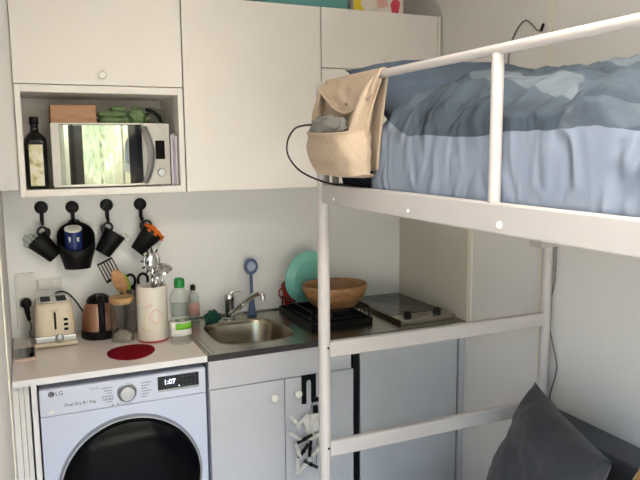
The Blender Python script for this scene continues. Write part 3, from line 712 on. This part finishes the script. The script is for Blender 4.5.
# bottles
t = thing('detergent_bottle', 'clear dish soap bottle with a green cap and green label by the sink', 'bottle', (-.055,-.4,H))
def ov(prof, sx=1, sy=.62, seg=40): return MB().lathe(prof, seg, sx=sx, sy=sy)
ov([(0,.003),(.036,.001),(.043,.006),(.044,.03),(.043,.1),(.0415,.125),(.043,.15),(.043,.19),(.036,.215),(.018,.232),(.0145,.24)]).build('body', M['plastic'], t)
MB().lathe([(.02,.235),(.021,.238),(.021,.266),(.019,.27),(.012,.274),(0,.275)], 24).build('cap', M['green'], t)
def oarc(r0,r1,z0,z1,a0,a1,n=16,sy=.62):
    mb = MB(); mb.grid(lambda u,v:((r0+(r1-r0)*v)*math.cos(a0+(a1-a0)*u),(r0+(r1-r0)*v)*sy*math.sin(a0+(a1-a0)*u),z0+(z1-z0)*v), n, 3); return mb
oarc(.0447,.0438,.04,.098,R(-165),R(-25)).build('label', M['whitelabel'], t, solid=.0006)
oarc(.0456,.0448,.066,.092,R(-125),R(-28)).build('green_band', M['greenlabel'], t, solid=.0006)
oarc(.0434,.0436,.12,.178,R(-150),R(-50)).build('faint_print', clear('faint_print',(236,240,240),.1,.3), t, solid=.0005)
t = thing('small_bottle', 'small clear bottle with a black cap and pale red label against the splash panel', 'bottle', (.078,-.06,H+.0005))
MB().lathe([(0,.002),(.024,.001),(.027,.006),(.027,.115),(.02,.128),(.009,.138),(.009,.148)], 28).build('body', M['plastic'], t)
MB().lathe([(.011,.144),(.0115,.15),(.0115,.166),(.008,.17),(0,.17)], 20).build('cap', M['black'], t)
MB().lathe([(.0275,.03),(.0276,.031),(.0276,.085),(.0275,.086)], 28).build('label', M['pinklabel'], t, solid=.0004) if False else oarc(.0276,.0276,.03,.09,R(-170),R(-10),16,1).build('label', M['pinklabel'], t, solid=.0005)

# felt pot holder
def felt(u,v):
    a = 2*math.pi*u; r = 1+.05*math.sin(2*a+.6)+.03*math.sin(3*a)
    z = [0,.0045,.0055,.0058][min(3,int(round(v*3)))]; k = [1,1,.96,.0][min(3,int(round(v*3)))]
    return (.088*r*k*math.cos(a), .098*r*k*math.sin(a), z)
mb = MB(); V = mb.grid(felt, 56, 4, True); mb.bm.faces.new([V[i][0] for i in range(56)][::-1])
tag(mb.build('pot_holder', M['red'], None, loc=(-.258,-.43,H+.0004)), 'dark red felt pot holder lying on the worktop in front of the canister', 'pot holder')

# ------------------------------------------------------------------ dish rack, plate, bowl, red board
t = thing('dish_rack', 'black dish rack with a drip tray beside the sink', 'dish rack', (.65,-.25,H+.0005))
mb = MB(); mb.box(-.15,.15,-.2,.2,.0,.006).box(-.15,-.143,-.2,.2,.006,.026).box(.143,.15,-.2,.2,.006,.026).box(-.143,.143,-.2,-.193,.006,.026).box(-.143,.143,.193,.2,.006,.026)
mb.build('tray', M['black'], t, .002)
mb = MB(); mb.tube([(-.13,-.17,.032),(.13,-.17,.032),(.13,.17,.032),(-.13,.17,.032)], .004, 8, closed=True)
mb.tube([(-.14,-.18,.075),(.14,-.18,.075),(.14,.18,.075),(-.14,.18,.075)], .004, 8, closed=True)
for x,y in ((-.14,-.18),(.14,-.18),(.14,.18),(-.14,.18)): mb.tube([(x,y,.0262),(x,y,.075)], .004, 8)
mb.build('frame', M['black'], t)
for k in range(13):
    x = -.12+k*.02; MB().tube([(x,-.18,.074),(x,-.17,.034),(x,.17,.034),(x,.18,.074)], .0022, 6).build('wire', M['black'], t)
pt = thing('plate', 'large teal plate standing on edge in the dish rack against the wall', 'plate', (.63,-.105,H+.038), (R(-84),0,R(14)))
MB().lathe([(0,.002),(.085,.002),(.09,.006),(.118,.016),(.127,.02),(.128,.023),(.117,.021),(.089,.011),(.084,.007),(0,.007)], 56, (0,-.128,0)).build('dish', M['teal'], pt)
t = thing('cutting_board', 'small red board standing behind the teal plate in the dish rack', 'cutting board', (.545,-.075,H+.037), (R(-8),R(-8),R(14)))
MB().prism([(-.03,0),(.06,0),(.06,.1),(.0,.115),(-.025,.1)], -.004,.004).build('board', M['redplastic'], t, .003)
MB().tube([(-.03+.018*math.cos(R(k*20)),0,.06+.022*math.sin(R(k*20))) for k in range(18)], .004, 8, closed=True).build('handle', M['redplastic'], t)
t = tag(MB().lathe([(0,.002),(.07,0),(.078,.004),(.115,.03),(.142,.065),(.154,.1),(.156,.118),(.152,.121),(.147,.118),(.145,.1),(.134,.068),(.108,.036),(.07,.012),(0,.01)], 64, sy=.86).build('salad_bowl', M['bowl'], None, loc=(.70,-.262,H+.037), ang=80), 'large round wooden salad bowl sitting in the dish rack', 'bowl')
t.location.z = H+.0375

# ------------------------------------------------------------------ door hook with peg hanger
t = thing('door_hook', 'black over-door hook on the right base cabinet door', 'hook', (.417,-.6,.76))
out = [(-.03,.004),(.033,.004),(.033,-.1),(.012,-.1),(.012,-.03),(.006,-.018),(-.004,-.018),(-.01,-.03),(-.01,-.118),(-.03,-.118)]
MB().prism(out, -.006,-.0012).build('plate', M['black'], t)
MB().box(-.03,.033,-.0062,.02,-.0008,.0016).build('lip', M['black'], t) 
t = thing('peg_hanger', 'small hanger of white and grey clothes pegs dangling from the black door hook', 'clothes hanger', (.438,-.6075,.66), group=None)
MB().tube(smooth_path([(.0,-.002,.0),(-.014,-.004,-.04),(-.022,-.006,-.1),(.01,-.006,-.16),(.005,-.006,-.3)]), .002, 6).build('cord', M['grey'], t)
MB().box(-.012,.018,-.012,0,-.012,.006).box(-.006,.014,-.014,-.001,-.06,-.028).build('clasp', M['black'], t, .002)
MB().prism([(-.056,-.075),(.012,-.06),(.02,-.13),(-.03,-.155)], -.012,-.004).build('frame', M['white'], t, .003)
rd = random.Random(4)
for k in range(15):
    x = -.088+.03*(k%4)+rd.uniform(-.006,.006); z = -.075-.062*(k//4)-rd.uniform(0,.02); an = rd.uniform(.5,1.4) if k%2 else rd.uniform(-1.2,.2)
    mb = MB(); mb.box(-.0055,-.001,-.005,.005,-.036,.036).box(.001,.0055,-.005,.005,-.036,.036).box(-.0075,.0075,-.0056,.0056,-.005,.005)
    mb.xform(Matrix.Translation((x,-.02-.004*(k%3),z)) @ Matrix.Rotation(an,4,'Y'))
    mb.build('peg', M['black'] if k in (5,9,10,14) else M['white'], t, .001)

# ------------------------------------------------------------------ loft bed
xp, yp, yq = .256, -1.125, -3.12
xq = W-.032
t = thing('loft_bed', 'white metal loft bed with guard rail along the right wall', 'bed', (0,0,0))
MB().tube([(xp-.001,yp,0),(xp-.001,yp,1.868),(xp-.001,yp,1.884)], [.0195,.0195,.012], 20).build('post', M['bedw'], t)
MB().tube([(xq,yp,0),(xq,yp,1.575)], .0195, 20).build('post', M['bedw'], t)
MB().tube([(xp-.001,yq,0),(xp-.001,yq,1.884)], .0195, 20).build('post', M['bedw'], t)
MB().tube([(xq,yq,0),(xq,yq,1.575)], .0195, 20).build('post', M['bedw'], t)
MB().box(xq-.065,W-.008,yp-.035,yp+.03,1.315,1.345).build('bracket', M['bedw'], t, .004)
b_ = MB().box(xp-.014,xp+.012,yq+.02,yp-.02,1.514,1.575).build('side_beam', M['bedw'], t, .005)
for y in (-1.232,-1.655,-1.996,-2.5):
    MB().lathe([(.008 if y==-1.996 else .0045,0),(.007 if y==-1.996 else .0035,.003),(0,.004)], 16).build('bolt', M['bolt'], b_)
    bo = b_.children[-1]; bo.rotation_euler = (0,R(-90),0); bo.location = (xp-.0143,y,1.533)
MB().box(xq-.012,xq+.012,yq+.02,yp-.02,1.514,1.575).build('side_beam', M['bedw'], t, .005)
for y in (yp,yq): MB().box(xp+.02,xq-.02,y-.012,y+.012,1.514,1.575).build('end_beam', M['bedw'], t, .005)
for z in (1.036,.695): 
    MB().box(xp+.015,xq-.015,yp-.012,yp+.012,z-.027,z+.027).build('rung', M['bedw'], t, .006)
for z in (1.036,.695):
    MB().lathe([(.004,0),(.004,.002),(0,.002)], 12, (0,0,0), 'y').build('screw', M['black'], t)
    bpy.context.view_layer.update(); s_ = [c for c in t.children if c.name.startswith('screw')][-1]; s_.location = (xp+.004,yp-.0193,z+.01)
MB().tube([(xp,yq,1.8735),(xp,yp,1.8735)], .0105, 14).build('guard_rail', M['bedw'], t)
for y in (-1.96,-2.62): MB().tube([(xp,y,1.575),(xp,y,1.866)], .0125, 14).build('guard_post', M['bedw'], t)
MB().tube([(xp,yp,1.86),(xq,yp,1.86),(xq,yp,1.575)][:2], .0095, 12).build('end_rail', M['bedw'], t) if False else None
MB().tube([(xp+.042,yp,1.575),(xp+.042,yp,1.66)], .011, 12).build('end_stub', M['bedw'], t)
MB().box(xp+.015,xq-.013,yq+.03,yp-.03,1.53,1.555).build('bed_base', mat('base_board',(120,100,80),.8), t)

# bedding
def softbox(x0,x1,y0,y1,z0,z1,rad,name,m,sub=2):
    mb = MB().box(x0,x1,y0,y1,z0,z1); return mb.build(name, m, None, rad)
tag(softbox(xp+.03,xq-.02,yq+.05,yp-.045,1.5555,1.662,.035,'mattress',M['navy']), 'mattress in a dark navy sheet on the loft bed, seen under the beige organiser', 'mattress')

def softpillow(name, w, h, th, m, lb, cat, mtx, seed, wr=.012, corner=.5, n=44):
    mb = MB(); top = []
    def z(u,v):
        e = max(0,(1-abs(u)**3.2))**.55*max(0,(1-abs(v)**3.2))**.55
        return th*.5*e
    def pt(i,j,s):
        u = -1+2*i/(n-1); v = -1+2*j/(n-1)
        pin = 1-.07*(1-abs(u)**2)*abs(v)**4; pin2 = 1-.07*(1-abs(v)**2)*abs(u)**4
        x = u*w*.5*pin2; y = v*h*.5*pin
        zz = z(u,v); 
        w1 = noise.noise(Vector((u*2.2+seed,v*2.2,s)))*wr + noise.noise(Vector((u*7+v*3+seed,v*4-u*2,s*2)))*wr*.4
        k = min(1, zz/(th*.2))
        return Vector((x,y,s*zz+w1*k))
    T = [[mb.bm.verts.new(pt(i,j,1)) for j in range(n)] for i in range(n)]
    B = [[mb.bm.verts.new(pt(i,j,-1)) for j in range(n)] for i in range(n)]
    for i in range(n-1):
        for j in range(n-1):
            mb.bm.faces.new((T[i][j],T[i+1][j],T[i+1][j+1],T[i][j+1])); mb.bm.faces.new((B[i][j],B[i][j+1],B[i+1][j+1],B[i+1][j]))
    bmesh.ops.remove_doubles(mb.bm, verts=mb.bm.verts, dist=1e-4)
    o = mb.build(name, m, None, ang=180); o.matrix_world = mtx
    return tag(o, lb, cat)
softpillow('pillow', .82, .46, .18, M['pillow'], 'slate blue pillow at the head of the loft bed behind the organiser', 'pillow',
    Matrix.Translation((.73,-1.345,1.80)) @ Matrix.Rotation(R(32),4,'X'), 3, .015)

# duvet: closed soft shell over the mattress
prof = [(.335,1.590),(.300,1.568),(.281,1.566),(.287,1.60),(.290,1.65),(.294,1.70),(.304,1.735),(.326,1.766),(.365,1.796),(.42,1.822),(.50,1.846),(.60,1.866),(.70,1.878),(.82,1.882),(.92,1.874),(1.02,1.852),(1.09,1.815),(1.125,1.765),(1.13,1.71),(1.12,1.672)]
import itertools
def plen(P):
    d=[0]
    for a,b in zip(P,P[1:]): d.append(d[-1]+math.hypot(b[0]-a[0],b[1]-a[1]))
    return d
PL = plen(prof)
def psamp(u):
    s = u*PL[-1]
    for i in range(len(PL)-1):
        if s <= PL[i+1] or i == len(PL)-2:
            k = (s-PL[i])/(PL[i+1]-PL[i]); a = prof[i]; b = prof[i+1]; return (a[0]+(b[0]-a[0])*k, a[1]+(b[1]-a[1])*k)
NU, NV = 150, 170
Y0, Y1 = -1.335, -3.0
mb = MB(); uvl = mb.bm.loops.layers.uv.new('UVMap')
def ridged(v): return 1-abs(noise.noise(v))*2
def dpt(u, v):
    x, z = psamp(u); y = Y0+(Y1-Y0)*v
    # rounded end towards the pillow
    e = min(1, v/.11); k = math.sqrt(max(0,1-(1-e)**2))
    e2 = min(1,(1-v)/.05); k *= math.sqrt(max(0,1-(1-e2)**2))
    z0 = 1.668 if x > .33 else 1.60
    zz = z0+(z-z0)*(.16+.84*k)
    if x < .34: zz = z if z < 1.66 else 1.66+(z-1.66)*(.45+.55*k)
    xx = x if x > .36 else x+(.36-x)*.5*(1-k)
    y += .05*(1-u)*0 - .10*max(0,(z-1.75))*(1-min(1,v/.3))*0
    # lumps and folds
    P = Vector((x*1.4, y*1.6, 3.1))
    lump = noise.noise(P*1.6)*.030+noise.noise(P*3.4+Vector((5,2,0)))*.018
    s = u*PL[-1]
    fold = ridged(Vector((y*9+s*2.0+noise.noise(P*2)*1.2, s*2.0, 1.7)))*.020 + ridged(Vector((y*17-s*5, s*5, 8.2)))*.012 + ridged(Vector((y*6+s*11, s*7-y*4, 3.3)))*.010
    fan = 0
    if v < .34:
        q = 1-v/.34
        fan = math.sin((y*30)+s*9+4*noise.noise(Vector((y*3,s*3,0))))*.011*q*min(1,u*8)
    am = min(1,max(0,u-.022)*22)*min(1,(1-u)*6)*min(1,v*9+.1)
    if x < .31: lump *= .4
    zz -= (.02+.045*v)*max(0,min(1,(z-1.70)/.12))
    h = (lump+fold*1.2+fan)*am
    # push along approximate profile normal
    x2, z2 = psamp(min(1,u+.01)); x1, z1 = psamp(max(0,u-.01)); tx, tz = x2-x1, z2-z1; l = math.hypot(tx,tz) or 1
    nx, nz = -tz/l, tx/l
    X = xx+nx*h; Z = zz+nz*h
    return Vector((max(X,.2725), y+.012*noise.noise(Vector((s*4,y*4,0)))*am, max(Z,1.563 if X < .33 else 1.664)))
V = [[mb.bm.verts.new(dpt(i/(NU-1), j/(NV-1))) for j in range(NV)] for i in range(NU)]
for i in range(NU-1):
    for j in range(NV-1):
        f = mb.bm.faces.new((V[i][j],V[i+1][j],V[i+1][j+1],V[i][j+1]))
        for lp,(a,b) in zip(f.loops, ((i,j),(i+1,j),(i+1,j+1),(i,j+1))): lp[uvl].uv = (a/(NU-1)-.075*max(0,1-b/(NV-1)/.16), b/(NV-1))
o = mb.build('duvet', M['duvet'], None, ang=180, solid=.004)
tag(o, 'rumpled blue duvet with pale lower band and slate patches spread over the loft bed', 'duvet')
tag(slab(0,0,0,.042,.2,.26,4).build('blanket', M['charcoal'], None, loc=(W-.062,-1.72,1.67)), 'dark grey folded blanket between the duvet and the right wall', 'blanket')

# bedside organiser hung over the guard rail
t = thing('bedside_organiser', 'beige canvas organiser hung over the guard rail at the head of the loft bed', 'organiser', (xp,-1.36,1.8735))
ya, yb, yc = .19, -.15, -.095      # left end, right end at the rail, right end of the pocket
def flap(u,v):                   # over the rail and down in front, lower edge dipping in the middle
    y = ya+(yb-ya)*u; dip = .018+.062*math.sin(math.pi*min(1,u*.95))**1.2+.03*u
    if v < .3:
        a = math.pi*(v/.3); return (.0135*math.cos(a), y, .0135*math.sin(a))
    k = (v-.3)/.7
    return (-.0135-.022*math.sin(k*1.5)+.004*noise.noise(Vector((y*20,k*3,0))), y+.006*k*noise.noise(Vector((u*4,k,3))), -dip*k)
mb = MB(); mb.grid(flap, 48, 24); mb.build('flap', M['canvas'], t, solid=.004)
mb = MB(); mb.tube([Vector(flap(u/40,1.0))+Vector((-.001,0,.003)) for u in range(41)], .0032, 6); mb.build('hem', M['canvas'], t)
def back(u,v):
    y = ya+(yb+(yc-yb)*v-ya)*u
    return (.013-.003*math.sin(v*3), y, .004-.255*v)
mb = MB(); mb.grid(back, 30, 20); mb.build('back_panel', M['canvas'], t, solid=.003)
def front_panel(u,v):            # falls in folds from under the flap into the pocket
    y = ya+(yb+(yc-yb)*v-ya)*u
    return (-.008-.012*v-.014*abs(math.sin(u*math.pi*3.5+.5+v*.6))*min(1,v*2)+.004*noise.noise(Vector((y*14,v*2,4))), y, -.012-.18*v)
mb = MB(); mb.grid(front_panel, 80, 16); mb.build('inner_panel', M['canvas'], t, solid=.003)
def pocket(u,v):
    a = math.pi*u; sag = max(0,math.sin(a)); ca = math.cos(a)
    w = 1+.06*math.sin(math.pi*min(1,v*1.1))
    y = (ya+yc)/2+(ya-yc)/2*(abs(ca)**.5)*(1 if ca>0 else -1)*w
    bul = .08*(sag**.5)*(1-.35*max(0,v-.5)/.5)
    z = -.13-.014*sag-.012*u-(.112+.004*u)*v
    return (-.012-bul+.006*noise.noise(Vector((u*5,v*4,2))), y, z+.005*noise.noise(Vector((u*6,v*2,7))))
mb = MB(); Vp = mb.grid(pocket, 70, 18)
cen = [mb.bm.verts.new((.004, Vp[i][-1].co.y*.985, Vp[i][-1].co.z-.004)) for i in range(70)]
for i in range(69): mb.bm.faces.new((Vp[i][-1],Vp[i+1][-1],cen[i+1],cen[i]))
mb.build('pocket', M['canvas'], t, solid=.003)
mb = MB(); mb.tube([Vector(pocket(.02+.96*k/60,0)) for k in range(61)], .0035, 6); mb.build('pocket_hem', M['canvas'], t)
def gus(tp0, tp1, u0, u1, sgn):
    def f(a,b):
        T = Vector(tp0).lerp(Vector(tp1), a); P = Vector(pocket(u0+(u1-u0)*a, 0)); q = T.lerp(P, b)
        return q+Vector((-.012*math.sin(math.pi*b)*(.4+.6*math.sin(a*5)),.01*sgn*math.sin(math.pi*b)*math.sin(a*4),0))
    mb = MB(); mb.grid(f, 14, 22); mb.build('side_gusset', M['canvas'], t, solid=.003)
gus((-.012,ya,-.01),(-.034,ya-.02,-.012), .0, .2, 1)
gus((-.03,yb+.045,-.02),(-.012,yb+.002,.004), .82, 1.0, -1)
MB().lathe([(.004,0),(.004,.003),(0,.003)], 12).build('snap', M['satin'], t); sn = t.children[-1]; sn.location = (-.039,-.01,-.07); sn.rotation_euler = (0,R(-90),0)
t2 = tag(blob(0,0,0,.032,.1,.034,13,.22,2.0,44,26,False).build('knitted_hat', M['greysock'], None, loc=(xp-.062,-1.30,1.742)), 'grey knitted cloth poking out of the beige organiser pocket', 'cloth')
tag(MB().tube(smooth_path([(xp-.062,-1.22,1.753),(xp-.085,-1.175,1.752),(xp-.098,-1.13,1.742),(xp-.105,-1.09,1.705),(xp-.1,-1.085,1.66),(xp-.075,-1.12,1.615),(xp-.045,-1.2,1.588),(xp-.022,-1.27,1.579),(xp+.016,-1.3,1.582)], 8), .0028, 8).build('charging_cable', M['black'], None), 'thin black cable looping from the beige organiser down to the bed beam', 'cable')

# ------------------------------------------------------------------ cables on the right wall
t = thing('wall_cable', 'thin grey cable with a dark plug hooked over the right wall above the bed', 'cable', (0,0,0))
MB().tube(smooth_path([(W-.004,-.83,1.92),(W-.004,-.84,2.06),(W-.005,-.868,2.12),(W-.006,-.905,2.155),(W-.006,-.935,2.163),(W-.006,-.965,2.145),(W-.006,-.998,2.117),(W-.006,-1.02,2.112)]), .0032, 8).build('wire', M['grey'], t)
MB().tube([(W-.008,-1.02,2.110),(W-.009,-1.034,2.135)], [.006,.005], 8).build('plug', M['black'], t)
tag(MB().tube(smooth_path([(W-.008,-1.142,1.335),(W-.008,-1.143,1.25),(W-.008,-1.14,1.17),(W-.008,-1.118,1.09),(W-.008,-1.113,1.03),(W-.008,-1.14,.95),(W-.008,-1.168,.87),(W-.008,-1.165,.82),(W-.008,-1.142,.74),(W-.008,-1.14,.69)]), .003, 8).build('hanging_cable', M['grey'], None), 'thin grey cable hanging down the right wall beside the bed post', 'cable')

# ------------------------------------------------------------------ sofa and cushions
t = thing('sofa', 'dark grey sofa under the loft bed along the right wall', 'sofa', (.83,-2.1,0))
MB().box(-.33,.37,-.93,.93,.05,.18).build('base', M['sofa'], t, .02)
MB().box(-.36,.2,-.93,.93,.182,.335).build('seat_cushion', M['sofa'], t, .04)
MB().box(.205,.366,-.93,.93,.182,.708).build('backrest', M['sofa'], t, .025)
for x in (-.3,.33):
    for y in (-.88,.88): MB().lathe([(.02,0),(.024,.052)], 14, (x,y,0)).build('leg', M['black'], t)
def cm(loc, yaw, lean, roll): return Matrix.Translation(loc) @ Matrix.Rotation(R(yaw),4,'Z') @ Matrix.Rotation(R(lean),4,'Y') @ Matrix.Rotation(R(roll),4,'Z')
softpillow('cushion', .50, .50, .17, M['cushion'], 'charcoal cushion propped on the sofa with one corner pointing up', 'cushion', cm((.857,-1.464,.6),-14.3,-70.6,-7.1), 21, .016)
softpillow('cushion', .45, .45, .15, M['mustard'], 'mustard yellow cushion on the sofa at the right edge', 'cushion', cm((.85,-1.945,.60),-14.3,-70.6,-7.1), 31, .008)

# ------------------------------------------------------------------ unseen ceiling lamp, added to brighten upper cabinets and worktops
t = thing('added_ceiling_lamp', 'added round white ceiling lamp, unseen, brightening the upper cabinets and worktops', 'lamp', (.05,-2.55,CEIL-.0005))
MB().lathe([(.12,0),(.12,-.03),(.3,-.035),(.31,-.045),(.31,-.06),(.3,-.062)], 48).build('housing', M['trim'], t)
MB().lathe([(.3,-.0625),(.29,-.068),(0,-.07)], 48).build('diffuser', glow('added_lamp_diffuser', (255,232,200), 1.5), t)

# ------------------------------------------------------------------ light
wd = bpy.data.worlds.new('World'); bpy.context.scene.world = wd; wd.use_nodes = True
nt = wd.node_tree; bg = nt.nodes['Background']; sky = nt.nodes.new('ShaderNodeTexSky')
sky.sky_type = 'NISHITA'; sky.sun_disc = False; sky.sun_elevation = R(50); sky.sun_rotation = R(120); sky.dust_density = 2.0
nt.links.new(sky.outputs[0], bg.inputs[0]); bg.inputs[1].default_value = .7
def light(name, kind, loc, rot, energy, col, size=None, sy=None):
    l = bpy.data.lights.new(name, kind); l.energy = energy; l.color = col
    if kind == 'AREA': l.shape = 'RECTANGLE'; l.size = size; l.size_y = sy or size
    o = bpy.data.objects.new(name, l); C.objects.link(o); o.location = loc; o.rotation_euler = rot; return o
s = light('sun', 'SUN', (0,0,8), (R(-14),R(34),0), 24.0, (1,.97,.92)); s.data.angle = R(1)
pl = light('window_portal', 'AREA', ((wx0+wx1)/2,YB-.12,(wz1+.06)/2), (R(90),0,0), 1, (1,1,1), wx1-wx0, wz1); pl.data.cycles.is_portal = True
w2l = light('side_window_daylight', 'AREA', (XF-.3,(ly0+ly1)/2,1.4), (R(90),0,R(-90)), 2, (.74,.86,1.0), 2.3, 1.7)
w = light('window_daylight', 'AREA', ((wx0+wx1)/2,YB-1.3,3.5), (R(56),0,0), 520, (.66,.82,1.0), 3.2, 1.6)
lamp = light('added_lamp_light', 'AREA', (.05,-2.55,CEIL-.075), (0,0,0), 14, (1,.92,.82), .55)  # added warm fill from above, placed under the unseen lamp
lamp.data.shape = 'DISK'

# ------------------------------------------------------------------ camera
cam = bpy.data.cameras.new('camera'); co = bpy.data.objects.new('camera', cam); C.objects.link(co)
yw, pt_, rl = R(23.94531), R(7.85889), R(-.47951)
fw = Vector((math.sin(yw)*math.cos(pt_), math.cos(yw)*math.cos(pt_), -math.sin(pt_))); rt = Vector((math.cos(yw),-math.sin(yw),0)); up = rt.cross(fw)
r2 = math.cos(rl)*rt+math.sin(rl)*up; u2 = -math.sin(rl)*rt+math.cos(rl)*up
co.matrix_world = Matrix(((r2.x,u2.x,-fw.x,-.61177),(r2.y,u2.y,-fw.y,-3.04965),(r2.z,u2.z,-fw.z,1.68719),(0,0,0,1)))
cam.sensor_width = 36; cam.lens = 671.65/640*36; cam.clip_start = .02
sc = bpy.context.scene; sc.camera = co
sc.view_settings.view_transform = 'Standard'; sc.view_settings.look = 'None'; sc.view_settings.gamma = 1; sc.view_settings.exposure = 0.76
sc.view_settings.use_curve_mapping = False
